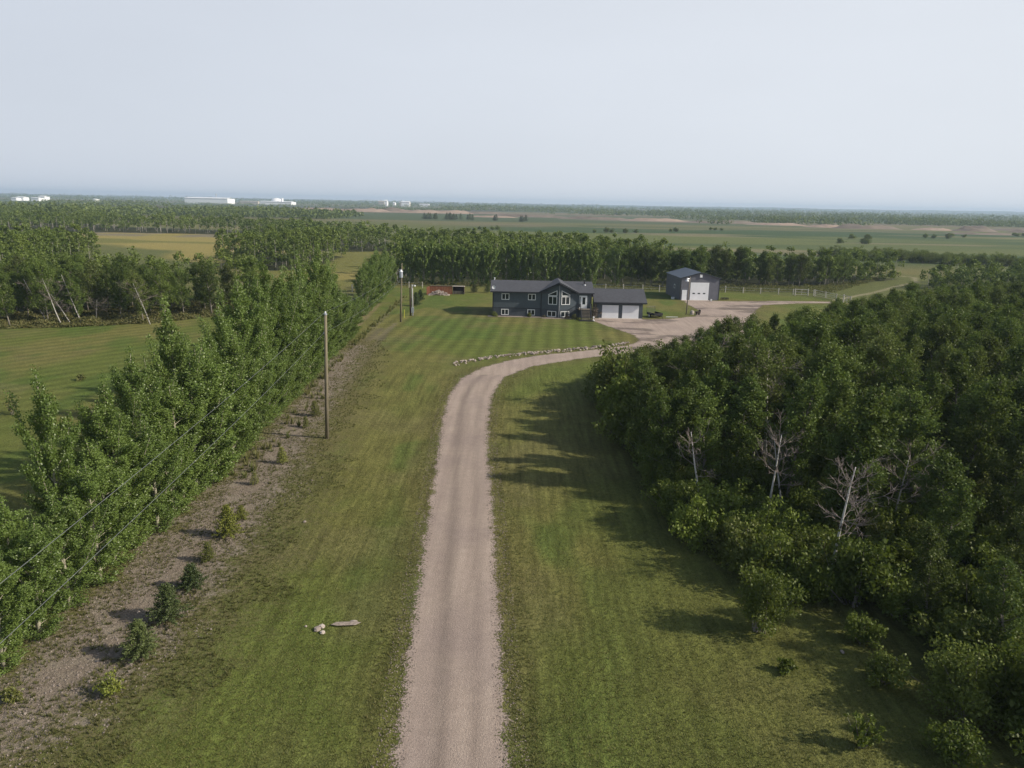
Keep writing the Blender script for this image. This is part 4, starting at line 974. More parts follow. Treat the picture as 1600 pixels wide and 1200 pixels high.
MB().bar((-.5, -1.1, .4), (0, -2.1, .4), .08).bar((.5, -1.1, .4), (0, -2.1, .4), .08).bar((0, -2.1, .4), (0, -2.1, 0), .06).build('tongue', M['black'], tr)
tag(MB().tube([(25.6, 120.6, .06), (27.6, 120.7, .06)], .05, 6).build('pipe', M['white']), 'pale pipe lying on the grass right of the black trailer', 'pipe')
def lump(name, lab, cat, x, y, w, d, h, mat, seed, kids=None):
    r = np.random.default_rng(seed); mb = MB(); nu, nv = 12, 6; 
    for j in range(nv + 1):
        ph = j / nv * math.pi / 2
        for i in range(nu):
            th_ = i / nu * 2 * math.pi; q = 1 + r.uniform(-.13, .13)
            mb.v.append((w / 2 * math.cos(th_) * math.cos(ph) ** .6 * q, d / 2 * math.sin(th_) * math.cos(ph) ** .6 * q, h * math.sin(ph) ** .8 * (1 + r.uniform(-.05, .05)) if j else 0))
    for j in range(nv):
        for i in range(nu): mb.f.append((j * nu + i, j * nu + (i + 1) % nu, (j + 1) * nu + (i + 1) % nu, (j + 1) * nu + i))
    return tag(mb.build(name, M[mat], loc=(x, y, 0)), lab, cat)
lump('wrapped_bundle', 'pale grey wrapped bundle on the grass beside the yard light pole', 'bundle', 30.9, 124.5, .75, .7, .7, 'concrete', 4)
t = thing('garden_cart', 'dark brown cart with upright back beside the pale bundle', 'cart', (31.9, 124.5, 0), .3)
MB().box(-.35, -.3, .25, .35, .3, .55).box(.3, -.3, .55, .36, .3, .85).build('box', M['darkbrown'], t)
for s in (-1, 1): MB().tube([(0, s * .34, .2), (0, s * .4, .2)], .2, 12).build('wheel', M['black'], t)
MB().bar((-.35, 0, .35), (-.8, 0, .6), .05).build('handle', M['black'], t)
t = thing('disc_harrow', 'low dark farm implement on the grass right of the grey workshop', 'implement', (42.6, 146.2, 0), .1)
MB().bar((-.8, 0, .35), (.8, 0, .35), .1).bar((-.6, .4, .35), (.6, .4, .35), .08).bar((0, -.6, .3), (0, .4, .4), .08).build('frame', M['black'], t)
for i in range(6): MB().tube([(-.75 + i * .3, .02, .22), (-.72 + i * .3, .02, .22)], .22, 12).build('disc', M['darkbrown'], t)

# wood bin, pile and shelter left of the house
t = thing('wood_bin', 'red brown board bin wall behind a pale heap, left of the house', 'bin', (-16.9, 146.2, 0))
mb = MB()
for i in range(14): mb.box(i * .32, 0, 0, i * .32 + .29, .05, 1.62 + .05 * math.sin(i * 2.1))
mb.build('back_boards', M['redwood'], t)
mb = MB()
for i in range(7): mb.box(-.5 + i * .06, -1.9 + i * .28, 0, -.44 + i * .06, -1.9 + i * .28 + .25, 1.55 + .06 * math.sin(i * 3))
mb.build('side_boards', M['redwood'], t)
MB().box(-.05, -.06, 1.62, 4.5, .1, 1.7).build('top_rail', M['wood'], t)
for x in (0, 2.2, 4.4): MB().box(x - .06, .06, 0, x + .06, .16, 1.7).build('post', M['redwood'], t)
def stone_v(r, s):
    v = r.normal(size=(14, 3)); v /= np.linalg.norm(v, axis=1)[:, None]; return v * s * r.uniform(.8, 1.15, (14, 1))
ico = [(-.53, .85, 0), (.53, .85, 0), (-.53, -.85, 0), (.53, -.85, 0), (0, -.53, .85), (0, .53, .85), (0, -.53, -.85), (0, .53, -.85), (.85, 0, -.53), (.85, 0, .53), (-.85, 0, -.53), (-.85, 0, .53)]
icf = [(0, 11, 5), (0, 5, 1), (0, 1, 7), (0, 7, 10), (0, 10, 11), (1, 5, 9), (5, 11, 4), (11, 10, 2), (10, 7, 6), (7, 1, 8), (3, 9, 4), (3, 4, 2), (3, 2, 6), (3, 6, 8), (3, 8, 9), (4, 9, 5), (2, 4, 11), (6, 2, 10), (8, 6, 7), (9, 8, 1)]
def stones_mesh(P, S, r):
    I = np.array(ico); n = len(P); v = I[None] * (1 + r.uniform(-.22, .22, (n, 12, 3))) * S[:, None, None] * r.uniform(.6, 1.25, (n, 1, 3)) * np.array([1, 1, .75]) + P[:, None, :]
    f = (np.arange(n)[:, None, None] * 12 + np.array(icf)[None]).reshape(-1, 3); return v.reshape(-1, 3), f
def stone_mat(name, a, b_):
    m, nt, b = new_mat(name); tc = N(nt, 'ShaderNodeTexCoord').outputs['Object']; ti = attr(nt, 'tint'); oi = N(nt, 'ShaderNodeObjectInfo').outputs['Random']
    f = math_(nt, 'FRACT', math_(nt, 'ADD', ti, math_(nt, 'MULTIPLY', oi, 1.0))); c = mixc(nt, f, a, b_)
    c = mixc(nt, mrange(nt, noise(nt, tc, 8, 4), .4, .65, 0, .5), c, tuple(x * .5 for x in a)); nt.links.new(c, b.inputs['Base Color']); b.inputs['Roughness'].default_value = .9; return m
M['stone'] = stone_mat('fieldstone', (.22, .18, .155), (.52, .45, .39)); M['pebble'] = stone_mat('pebbles', (.15, .12, .10), (.36, .30, .25)); M['pebble_grey'] = stone_mat('pebbles_grey', (.14, .115, .10), (.33, .28, .24))
r = np.random.default_rng(5); n = 420; P = np.stack([r.uniform(-2.1, 2.1, n), r.uniform(-.9, .9, n), np.zeros(n)], 1); P[:, 2] = np.maximum(0, 1.0 - np.abs(P[:, 0] / 2.3) ** 1.5 - np.abs(P[:, 1]) * .7) * r.random(n) ** .3
v, f = stones_mesh(P, r.uniform(.07, .17, n), r); o = mesh_np('firewood_heap', v, f, M['stone'], None, {'tint': ('FLOAT', np.repeat(r.random(n), 12))}, (-15.0, 144.7, 0)); tag(o, 'pale heap of split wood and rubble in front of the red brown bin', 'heap', kind='stuff')
t = thing('wood_shelter', 'small dark open fronted shelter at the right end of the red brown bin', 'shelter', (-12.35, 146.2, 0))
MB().box(0, 1.3, 0, 2.3, 1.36, 1.5).box(0, 0, 0, .05, 1.3, 1.5).box(2.25, 0, 0, 2.3, 1.3, 1.5).build('wall', M['darkbrown'], t)
MB().hexa([(-.1, -.15, 1.58), (2.4, -.15, 1.58), (2.4, 1.5, 1.5), (-.1, 1.5, 1.5), (-.1, -.15, 1.64), (2.4, -.15, 1.64), (2.4, 1.5, 1.56), (-.1, 1.5, 1.56)]).build('roof', M['concrete'], t)
mb = MB()
for i in range(26): x, z = .15 + (i % 9) * .24 + r.uniform(-.03, .03), .1 + (i // 9) * .22; mb.tube([(x, .15, z), (x, .9, z)], .1, 6)
o = mb.build('stacked_logs', M['wood'], loc=(-12.35, 146.2, 0)); tag(o, 'short stack of cut logs inside the small open shelter', 'firewood', kind='stuff')

# ------------------------------------------------------------------ poles and wires
b1_ = g(511, 685); t1 = hpt(508.5, 492, b1_[1]); b2_ = g(626, 503); t2 = hpt(628, 411, b2_[1])
def upole(name, lab, b_, t_, r0, r1):
    t = thing(name, lab, 'utility pole', (b_[0], b_[1], 0)); d = (t_[0] - b_[0], 0, t_[2])
    mb = MB().tube([(0, 0, -.3), tuple(x * .5 for x in d), d], [r0, (r0 + r1) / 2, r1], 12); mb.build('pole', M['pole'], t, True); return t, d
p1, d1 = upole('utility_pole', 'tall bare wooden utility pole standing alone at the dirt strip edge', b1_, t1, .15, .105)
MB().tube([(d1[0], 0, d1[2]), (d1[0], 0, d1[2] + .1)], .13, 10).build('pole_cap', M['steel'], p1)
ins = MB().tube([(d1[0], 0, d1[2] + .1), (d1[0], 0, d1[2] + .16), (d1[0], 0, d1[2] + .26)], [.03, .07, .05], 8).build('insulator', M['white'], p1)
MB().tube([(d1[0] - .17, 0, d1[2] - 1.45), (d1[0] - .17, 0, d1[2] - 1.3)], .05, 8).build('insulator', M['steel'], p1)
p2, d2 = upole('utility_pole', 'wooden utility pole carrying a pale grey transformer can', b2_, t2, .17, .07)
tf = MB().tube([(d2[0] - .1, -.32, d2[2] - 2.15), (d2[0] - .1, -.32, d2[2] - 1.25)], .27, 14).build('transformer', M['steel'], p2)
MB().tube([(d2[0] - .1, -.32, d2[2] - 1.25), (d2[0] - .1, -.32, d2[2] - 1.15), (d2[0] - .1, -.32, d2[2] - .95)], [.29, .2, .05], 12).build('lid', M['white'], tf)
MB().bar((d2[0], 0, d2[2] - 1.35), (d2[0] - .1, -.3, d2[2] - 1.35), .08).bar((d2[0] - .4, 0, d2[2] - 1.0), (d2[0] + .1, 0, d2[2] - 1.0), .06).build('bracket', M['steel'], p2)
def wire(lab, a, b_, sag, r_=.014):
    pts = [Vector(a).lerp(Vector(b_), i / 24) - Vector((0, 0, 4 * sag * (i / 24) * (1 - i / 24))) for i in range(25)]
    return tag(MB().tube(pts, r_, 5).build('power_wire', M['wire'], smooth=True), lab, 'wire')
T1 = (t1[0], b1_[1], t1[2] + .25); N1 = (t1[0] - .2, b1_[1], t1[2] - 1.38); T2 = (t2[0] - .3, b2_[1], t2[2] - .9); N2 = (t2[0], b2_[1], t2[2] - 2.3)
wire('upper power wire from the lone pole across the poplar row to the lower left', T1, (-10.1, -20, 9.7), .75, .008)
wire('lower power wire from the lone pole across the poplars, below the upper one', N1, (-10.3, -20, 8.2), .75, .008)
wire('upper power wire strung from the lone pole to the transformer pole', T1, T2, .5, .007); wire('lower power wire strung from the lone pole to the transformer pole', N1, N2, .5, .007)
b3 = g(643.5, 493)
t = thing('meter_pole', 'short twin wooden poles with meter box and small lamp, right of the transformer pole', 'meter pole', (b3[0], b3[1], 0))
MB().tube([(-.22, 0, -.2), (-.22, 0, 4.7)], [.13, .11], 10).build('pole', M['darkbrown'], t, True); MB().tube([(.12, 0, -.2), (.12, 0, 5.0)], [.15, .12], 10).build('pole', flat('weathered_pole', (.34, .33, .31), .9, .2, 4), t, True)
MB().box(-.05, -.32, .5, .38, -.14, 1.35).tube([(.16, -.22, 0), (.16, -.22, .5)], .05, 6).tube([(.16, -.22, 1.35), (.16, -.2, 4.2)], .035, 6).build('meter_box', M['steel'], t)
MB().bar((.12, 0, 4.95), (.55, -.1, 4.95), .05).tube([(.55, -.1, 4.98), (.55, -.1, 4.78)], [.08, .16], 8).build('lamp', M['white'], t)
x, y = g(631.5, 496.5); t = thing('marker_stake', 'thin yellow green guard stake between the transformer pole and the twin poles', 'stake', (x, y, 0))
MB().tube([(0, 0, 0), (.05, 0, 1.3)], .06, 8).build('stake', flat('yellow_plastic', (.42, .42, .06), .5, .1), t)
b4 = g(1072, 491.5)
t = thing('yard_light_pole', 'thin wooden pole with a white yard lamp between garage and workshop', 'light pole', (b4[0], b4[1], 0))
MB().tube([(0, 0, -.2), (.2, 0, 6.5)], [.1, .075], 10).build('pole', M['wood'], t, True)
lp = MB().bar((.18, 0, 6.15), (-.3, -.2, 6.2), .05).build('arm', M['steel'], t); MB().tube([(-.3, -.2, 6.3), (-.3, -.2, 6.1), (-.3, -.2, 5.75)], [.1, .12, .3], 12).build('lamp_shade', M['white'], t)

# ------------------------------------------------------------------ young trees in the dirt strip
def hgt_of(px, yb, yt):
    x, y = g(px, yb); return x, y, hpt(px, yt, y)[2]
for i, (px, yb, yt, w, mat, dn, lab) in enumerate((
        (222, 1027, 968, .78, 'spruce_leaf', 1.6, 'small dense green spruce in the dirt strip, nearest of the three dark spruces'),
        (264, 970, 912, .85, 'spruce_leaf', 1.6, 'small dark spruce, middle and widest of the three in the dirt strip'),
        (301, 919, 881, .62, 'spruce_leaf', 1.5, 'short rounded dark spruce, farthest of the three in the dirt strip'),
        (325, 877, 846, .42, 'yellow_leaf', .5, 'thin sparse sapling spruce between the dark spruces and the yellowish one'),
        (357, 838, 788, .75, 'yellow_leaf', 1.2, 'yellow green young spruce, larger one of the yellowish pair in the dirt strip'),
        (377, 812, 791, .55, 'yellow_leaf', .8, 'small yellow green spruce right behind the larger yellowish one'),
        (441, 724, 698, .45, 'yellow_leaf', .5, 'tiny yellowish seedling in the dirt strip near the lone utility pole'),
        (398, 757, 737, .4, 'yellow_leaf', .35, 'sparse yellow seedling in the dirt strip short of the lone utility pole'),
        (492, 650, 626, .6, 'yellow_leaf', .7, 'yellow flowering seedling behind the lone utility pole'),
        (478, 668, 650, .35, 'yellow_leaf', .4, 'tiny seedling left of the lone utility pole'),
        (650, 478, 456, 1.25, 'spruce_leaf', 1.6, 'dark green young spruce on the lawn right of the twin meter poles'),
        (657, 470, 452, .9, 'spruce_leaf', 1.3, 'smaller dark spruce behind the one beside the twin meter poles'),
        (741, 457, 444, 1.0, 'spruce_leaf', 1.3, 'small round conifer at the belt edge, left one of the pair left of the house'),
        (762, 457, 444, .9, 'spruce_leaf', 1.3, 'small round conifer at the belt edge, right one of the pair left of the house'))):
    x, y, hh = hgt_of(px, yb, yt); o = make_spruce(700 + i, max(hh, .5), w * (1.0 if hh > 1 else .9), mat, dn, lab); o.location = (x, y, 0)
x, y, hh = hgt_of(175, 1083, 1042); o = make_shrub(720, hh, .62, 700, 'yellow_leaf', (.06, .13), 'light green feathery seedling at the near end of the dirt strip'); o.location = (x, y, 0)
x, y, hh = hgt_of(22, 1095, 1066); o = make_shrub(721, hh, .5, 500, 'yellow_leaf', (.06, .13), 'yellow green weed clump at the bottom left beside the poplars'); o.location = (x, y, 0)
for i, (px, yb, yt, w, lab) in enumerate(((126, 594, 582, .6, 'small sapling in the mown field left of the poplar row'), (20, 648, 612, .45, 'thin sapling at the left picture edge in the mown field'), (340, 497, 488, .6, 'tiny bush on the mown field between left wood and poplars'))):
    x, y, hh = hgt_of(px, yb, yt); o = make_shrub(730 + i, hh, w, 350, 'weed', (.1, .18), lab); o.location = (x, y, 0)

# stones in the lawn
def stone(lab, px, py, s, seed, mat='stone', group=None, sc=(1, 1, .6)):
    r = np.random.default_rng(seed); x, y = g(px, py); v, f = stones_mesh(np.zeros((1, 3)), np.array([s]), r); v = v * np.array(sc)
    o = mesh_np('fieldstone', v, f, M[mat], None, {'tint': ('FLOAT', np.full(12, r.random()))}, (x, y, s * .2), smooth=False); return tag(o, lab, 'stone', group)
stone('pale pinkish stone in the lawn left of the driveway, leftmost of the small cluster', 496, 984, .24, 1); stone('rounded pale stone in the middle of the small lawn cluster', 503, 980, .17, 2)
stone('pale tan stone, lowest of the small lawn cluster', 504, 989, .15, 3); stone('tiny white stone left of the small lawn cluster', 478, 979, .07, 4)
o = stone('long flat grey slab lying in the lawn beside the small cluster', 540, 977, .45, 5, 'pebble', None, (1.35, .5, .12)); o.rotation_euler = (0, 0, .15)
stone('pink stone at the right end of the flat slab', 553, 972, .14, 6); stone('small pale stone alone in the lawn near the dirt strip', 476, 816, .14, 7)
stone('white stone in the shaded grass before the thicket on the right', 1393, 1034, .22, 8, 'stone', None, (1.5, 1, .5)); stone('small pale stone on the lawn left of the white stone', 1316, 1019, .12, 9)
bx_ = [(-6.8, 80.6), (-5.2, 82.6), (-2.4, 85.0), (0.5, 87.0), (3.5, 88.6), (8.1, 91.0), (12, 93.4), (15.6, 96.2)]
seg = np.array(bx_); sl_ = np.r_[0, np.cumsum(np.hypot(*np.diff(seg, axis=0).T))]
sprot = []
for i in range(8):
    r = np.random.default_rng(60 + i); v, f = stones_mesh(np.zeros((1, 3)), np.array([.25]), r)
    o = mesh_np('border_stone', v, f, M['stone'], None, {'tint': ('FLOAT', np.full(12, r.random()))}); tag(o, 'pale pinkish fieldstone in the curved stone border beside the driveway bend', 'stone', 'stones of the curved border'); sprot.append(o)
for i in range(290):
    s = R.random() * sl_[-1]; x = np.interp(s, sl_, seg[:, 0]); y = np.interp(s, sl_, seg[:, 1]); q = R.uniform(-.65, .65)
    o = sprot[i] if i < 8 else sprot[i % 8].copy()
    if i >= 8: C.objects.link(o)
    k = R.uniform(.36, .74); o.location = (float(x) - q * .55, float(y) + q * .83, .05 + .14 * (.65 - abs(q))); o.rotation_euler = (R.uniform(-.4, .4), R.uniform(-.4, .4), R.uniform(0, 6)); o.scale = (k, k, k * R.uniform(.8, 1.3))

# loose stones and tufts that nobody could count
def near_edge(n, pred, box_):
    c = rng.uniform(box_[0], box_[1], size=(n, 2)); return c[pred(c)]
c1 = near_edge(60000, lambda c: (lambda s: (s > -.75) & (s < .35) & (rng.random(len(c)) < .8))(sdist(c, DRIVE)), [(-7, 14), (4, 80)])
c1 = c1[rng.random(len(c1)) < np.clip(26 / c1[:, 1], .12, 1)]
v, f = stones_mesh(np.column_stack([c1, np.full(len(c1), .012)]), rng.uniform(.012, .036, len(c1)), rng)
tag(mesh_np('driveway_pebbles', v, f, M['pebble'], None, {'tint': ('FLOAT', np.repeat(rng.random(len(c1)), 12))}), 'loose pebbles thrown up along both driveway edges', 'gravel', kind='stuff')
c2 = near_edge(40000, lambda c: (sdist(c, DIRT) + (fbm(c[:, 0], c[:, 1], 2.5, 55) - .5) * 5 > -.2), [(-22, 17), (-10, 75)])
c2 = c2[rng.random(len(c2)) < np.clip(24 / c2[:, 1], .1, 1) * .55]
v, f = stones_mesh(np.column_stack([c2, np.full(len(c2), .01)]), rng.uniform(.012, .042, len(c2)) * np.where(rng.random(len(c2)) < .03, 2.2, 1), rng)
tag(mesh_np('soil_stones', v, f, M['pebble_grey'], None, {'tint': ('FLOAT', np.repeat(rng.random(len(c2)), 12))}), 'small stones and wood chips strewn over the bare soil strip', 'stones', kind='stuff')
def tufts(name, c, hs, per, spread, mat, label):
    k = np.repeat(np.arange(len(c)), per); n = len(k); a = rng.random(n) * 6.283; rr_ = rng.random(n) * spread
    base_ = np.column_stack([c[k, 0] + np.cos(a) * rr_ * .4, c[k, 1] + np.sin(a) * rr_ * .4, np.zeros(n)]); h_ = hs[k] * rng.uniform(.5, 1.1, n)
    tip = base_ + np.column_stack([np.cos(a) * rr_, np.sin(a) * rr_, h_]); wv = np.column_stack([-np.sin(a), np.cos(a), np.zeros(n)]) * (.012 + .10 * h_)[:, None]
    v = np.stack([base_ - wv * .5, base_ + wv * .5, tip], 1).reshape(-1, 3)
    return tag(mesh_np(name, v, np.arange(3 * n).reshape(-1, 3), mat, None, {'tint': ('FLOAT', np.repeat(np.clip(rng.random(len(c))[k] * .6 + .4 * rng.random(n), 0, 1), 3))}), label, 'grass tufts', kind='stuff')
sd_ = lambda c: sdist(c, DIRT) + (fbm(c[:, 0], c[:, 1], 2.2, 56) - .5) * 5
c3 = near_edge(60000, lambda c: (sd_(c) > -2.4) & (sd_(c) < 2.4) & (rng.random(len(c)) < .8), [(-22, 15), (-7, 95)]); c3 = c3[rng.random(len(c3)) < np.clip(26 / c3[:, 1], .15, 1)]
tufts('weed_tufts', c3, rng.uniform(.05, .17, len(c3)), 9, .12, M['weed'], 'straggly weed tufts along the margins of the bare soil strip')
c4 = near_edge(60000, lambda c: (lambda s: (s > -1.3) & (s < -.05) & (rng.random(len(c)) < .7))(sdist(c, DRIVE)), [(-8, 14), (5, 80)]); c4 = c4[rng.random(len(c4)) < np.clip(24 / c4[:, 1], .1, 1)]
tufts('verge_grass', c4, rng.uniform(.04, .12, len(c4)), 8, .09, M['weed'], 'ragged grass tufts hanging over the driveway edges')
LG = [(-60, 16), (-60, 60), (16, 60), (16, 16)]
c5 = near_edge(150000, lambda c: (sdist(c, DRIVE) < -.4) & (sdist(c, DIRT) < -1.5) & (np.abs(c[:, 0]) < c[:, 1] * .78), [(-32, 17), (16, 48)]); c5 = c5[rng.random(len(c5)) < np.clip((20 / c5[:, 1]) ** 2, .05, 1)]
tufts('lawn_grass', c5, rng.uniform(.035, .085, len(c5)) , 6, .09, leaf_mat('lawn_blades', (0.050, 0.078, 0.020), (0.165, 0.155, 0.050), trans=.2, gloss=.02), 'short green and straw coloured lawn tufts')
lc = []
for (a, b_) in (((-19.6, 66), (-20.6, 100)), ((-20.6, 100), (-21.2, 140))):
    for i in range(60): t_ = rng.random(); lc.append((a[0] + (b_[0] - a[0]) * t_ + rng.normal() * .22, a[1] + (b_[1] - a[1]) * t_))
for i in range(45): lc.append((-17.3 - rng.random() * 1.6, 44 + rng.random() * 24))
lc = np.array(lc); tufts('dry_weeds', lc, rng.uniform(.2, .75, len(lc)), 26, .32, M['weed'], 'line of dry brownish weeds along the edge of the poplar strip')

# ------------------------------------------------------------------ fences and gates
M['post_white'] = flat('pale_post', (.42, .40, .36), .8, .2, 5)
def fence(name, lab, pts, h, wires=(.45, .85), w=.14):
    t = thing(name, lab, 'fence', (pts[0][0], pts[0][1], 0)); x0, y0 = pts[0]
    for (x, y) in pts: MB().tube([(x - x0, y - y0, -.2), (x - x0 + R.uniform(-.05, .05), y - y0, h * R.uniform(.92, 1.1))], w / 2, 7).build('post', M['post_white'], t)
    mb = MB()
    for z in wires:
        for (a, b_) in zip(pts[:-1], pts[1:]): mb.tube([(a[0] - x0, a[1] - y0, z * h), (b_[0] - x0, b_[1] - y0, z * h)], .012, 3, False)
    mb.build('wire', M['steel'], t); return t
fence('wire_fence', 'wire fence on pale round posts between the mown yard and the wood behind the house', [g(px, py) for px, py in ((903, 452.5), (925, 453), (946, 453), (974, 454), (1004, 455), (1030, 455.5), (1133, 457), (1161, 458), (1188, 459), (1216, 459.8), (1239, 460.5), (1271, 462), (1290, 465), (1318, 471))], 1.35, w=.2)
fence('wire_fence', 'short wire fence on pale posts beyond the far end of the poplar row', [g(px, py) for px, py in ((550.6, 456), (556.5, 452), (562, 448.5), (567, 446), (600, 444))], 1.5, w=.22)
fence('wire_fence', 'fence with pale leaning posts in front of the belt near the twin meter poles', [g(px, py) for px, py in ((616, 449), (639, 449.5), (660, 450))], 1.3, w=.16)
def gate(lab, a, b_, h, rails=4):
    a = Vector((*a, 0)); b_ = Vector((*b_, 0)); t = thing('pipe_gate', lab, 'gate', tuple(a)); d = b_ - a
    for q in (Vector((0, 0, 0)), d): MB().tube([q + Vector((0, 0, -.1)), q + Vector((0, 0, h + .15))], .11, 7).build('post', M['post_white'], t)
    mb = MB()
    for i in range(rails): z = .2 + (h - .2) * i / (rails - 1); mb.tube([Vector((0, 0, z)), d + Vector((0, 0, z))], .055 if i == rails - 1 else .035, 6)
    mb.tube([d * .5 + Vector((0, 0, .2)), d * .5 + Vector((0, 0, h))], .04, 5); mb.build('rails', M['post_white'], t); return t
gate('pale pipe gate in the yard fence, left of the longer gate', g(1242, 461.5), g(1262, 462), 1.3, 3); gate('longer pale pipe gate of double rails, between the left gate and the wood', g(1273, 463), g(1306, 470), 1.3, 4)
gate('short pale gate section half hidden at the rim of the right hand wood', g(1317, 473), g(1328, 476), 1.5, 4)

# ------------------------------------------------------------------ the plain beyond
for p in scatter([(122, 300), (128, 272), (150, 262), (182, 256), (196, 262), (180, 275), (150, 292)], 3.6, 60, 61):
    put_shrub(p[0], p[1], R.uniform(1.5, 2.2), 'dark rounded willow bush in the bush line on the marsh beyond the right wood', 'willow bushes on the marsh', .85)
for p in [(165, 610), (120, 560), (-20, 520), (60, 500), (75, 505), (190, 420), (300, 520), (220, 480), (330, 560), (420, 610)]:
    for k in range(3): put_shrub(p[0] + R.uniform(-9, 9), p[1] + R.uniform(-9, 9), R.uniform(1.2, 1.9), 'small dark bush scattered on the open green marsh', 'bushes scattered on the marsh', .8)
fc = make_spruce(760, 7.0, 2.6, 'spruce_leaf', .8, 'dark conifer in the far clump on the plain above the house', 'conifer_tree'); first = True
for cx, cy, nn in ((-82, 800, 16), (-60, 790, 8), (7, 760, 4), (-18, 775, 3)):
    for i in range(nn):
        loc = (cx + R.uniform(-16, 16) * (1 if nn > 4 else .35), cy + R.uniform(-14, 14), 0); s = R.uniform(.7, 1.15)
        if first: fc.location = loc; fc['group'] = 'conifers in the far clump on the plain'; first = False
        else: dup(fc, loc, R.uniform(0, 6), (s * 1.2, s * 1.2, s), None, None)
M['earth'] = flat('turned_earth', (.15, .12, .09), .95, .3, .05); M['sand'] = flat('sandy_earth', (.27, .20, .15), .95, .25, .05)
def mound(x, y, wx, wy, h, mat, seed):
    r = np.random.default_rng(seed); n = 26; a = np.linspace(-1, 1, n); A, B = np.meshgrid(a, a); rr_ = np.sqrt(A ** 2 + B ** 2)
    z = np.clip(1 - rr_, 0, 1); z = np.minimum(z * 1.9, 1) ** 1.1 * h * (.15 + 1.4 * fbm(A.ravel() + seed, B.ravel() + 3, .30, seed).reshape(A.shape)) - .3
    idx = (np.arange(n - 1)[:, None] * n + np.arange(n - 1)[None, :]).ravel(); q = np.stack([idx, idx + 1, idx + n + 1, idx + n], 1)
    return tag(mesh_np('earth_mound', np.stack([(A * wx).ravel(), (B * wy).ravel(), z.ravel()], 1), q, mat, None, None, (x, y, 0), True), kind='structure')
for i, (x, y, wx, wy, h, mt) in enumerate(((330, 790, 26, 14, 4.0, 'sand'), (362, 765, 42, 16, 5.5, 'earth'), (300, 850, 40, 16, 3.5, 'sand'), (250, 900, 60, 16, 4, 'earth'), (462, 745, 24, 14, 6.5, 'earth'), (430, 760, 26, 12, 3.5, 'sand'), (510, 730, 30, 12, 4.5, 'earth'), (405, 640, 40, 10, 2.6, 'earth'),
        (-250, 1230, 60, 22, 8, 'sand'), (-205, 1250, 45, 20, 9, 'earth'), (-160, 1230, 60, 18, 7, 'sand'), (-110, 1240, 50, 18, 7, 'sand'), (-330, 1260, 70, 20, 6, 'sand'), (-60, 1250, 60, 20, 5, 'earth'), (20, 1050, 70, 20, 5, 'earth'), (110, 980, 60, 20, 5, 'earth'), (-30, 980, 40, 16, 3, 'sand'), (180, 950, 50, 16, 4.5, 'sand'), (560, 820, 50, 18, 4, 'earth'))):
    mound(x, y, wx, wy, h * .72, M[mt], 800 + i)

def far_trees(name, label):
    r = np.random.default_rng(123); P, S, T = [], [], []
    bands = [(560, 700, -900, -330, .42, 10), (700, 900, -1000, -180, .50, 9), (950, 1100, -1100, -350, .55, 9), (1250, 1420, -1400, -420, .5, 10), (1600, 1700, -1500, -100, .50, 11), (1380, 1480, 40, 1400, .50, 11), (1750, 1900, -200, 1700, .50, 12),
             (2050, 2150, -1800, -200, .48, 12), (2350, 2500, -500, 2200, .45, 13), (2900, 3100, -2600, 2800, .45, 14), (3700, 3900, -3200, 3400, .42, 15), (4700, 5000, -4200, 4300, .36, 20), (1150, 1230, 250, 1300, .53, 9), (1500, 1580, 300, 1500, .50, 13), (820, 860, 60, 420, .55, 7), (900, 960, 300, 900, .56, 8), (2600, 2700, -2300, 2400, .36, 15), (3300, 3450, -2900, 3000, .36, 18), (1000, 1080, 520, 1100, .5, 9), (6000, 6200, -5200, 5200, .30, 26)]
    for bi, (y0, y1, x0, x1, thr, h) in enumerate(bands):
        sp = max(5.5, y0 / 260.); n = int((x1 - x0) * (y1 - y0) / (sp * sp) * (.5 if y0 < 2000 else .28)); n = min(n, 9000)
        x = r.uniform(x0, x1, n); y = r.uniform(y0, y1, n); k = fbm(x * .4, y * 1.0, 60 + y0 * .05, 200 + bi, 3) > thr; x, y = x[k], y[k]
        x = x[np.abs(x) < y * .82]; y = y[:len(x)]
        m = 16 if y0 < 1500 else 9; kk = np.repeat(np.arange(len(x)), m); hh = h * r.uniform(.6, 1.1, len(x)) * (.7 + .6 * vnoise(x / 90, y / 90, 5)); w = hh * .42
        ppx = 800 + F * (x / y) * 1.0; low = np.zeros(len(x), bool)
        for p0, p1 in ((280, 362), (368, 462), (584, 676), (10, 74)): low |= (ppx > p0 - 8) & (ppx < p1 + 8)
        hh = np.where(low & (y > 900) & (y < 2800), hh * .45, hh)
        u = r.random(len(kk)); a = r.random(len(kk)) * 6.283; rad_ = np.sin(np.pi * (u * .8 + .15)) * w[kk]
        P.append(np.stack([x[kk] + np.cos(a) * rad_, y[kk] + np.sin(a) * rad_, hh[kk] * (.1 + .85 * u)], 1)); S.append(np.full(len(kk), hh.mean() * .26) * r.uniform(.8, 1.5, len(kk))); T.append(r.random(len(x))[kk] * .6 + .3 * r.random(len(kk)))
    P = np.concatenate(P); v, q = leaf_geo(P, np.concatenate(S), np.array([0, 0, 1.0]), .25, .8, r)
    return tag(mesh_np(name, v, q, M['aspen_leaf'], None, {'tint': ('FLOAT', np.repeat(np.clip(np.concatenate(T), 0, 1), 4))}), label, 'woodland', kind='stuff')
far_trees('distant_treelines', 'hazy tree lines and copses across the plain to the horizon')

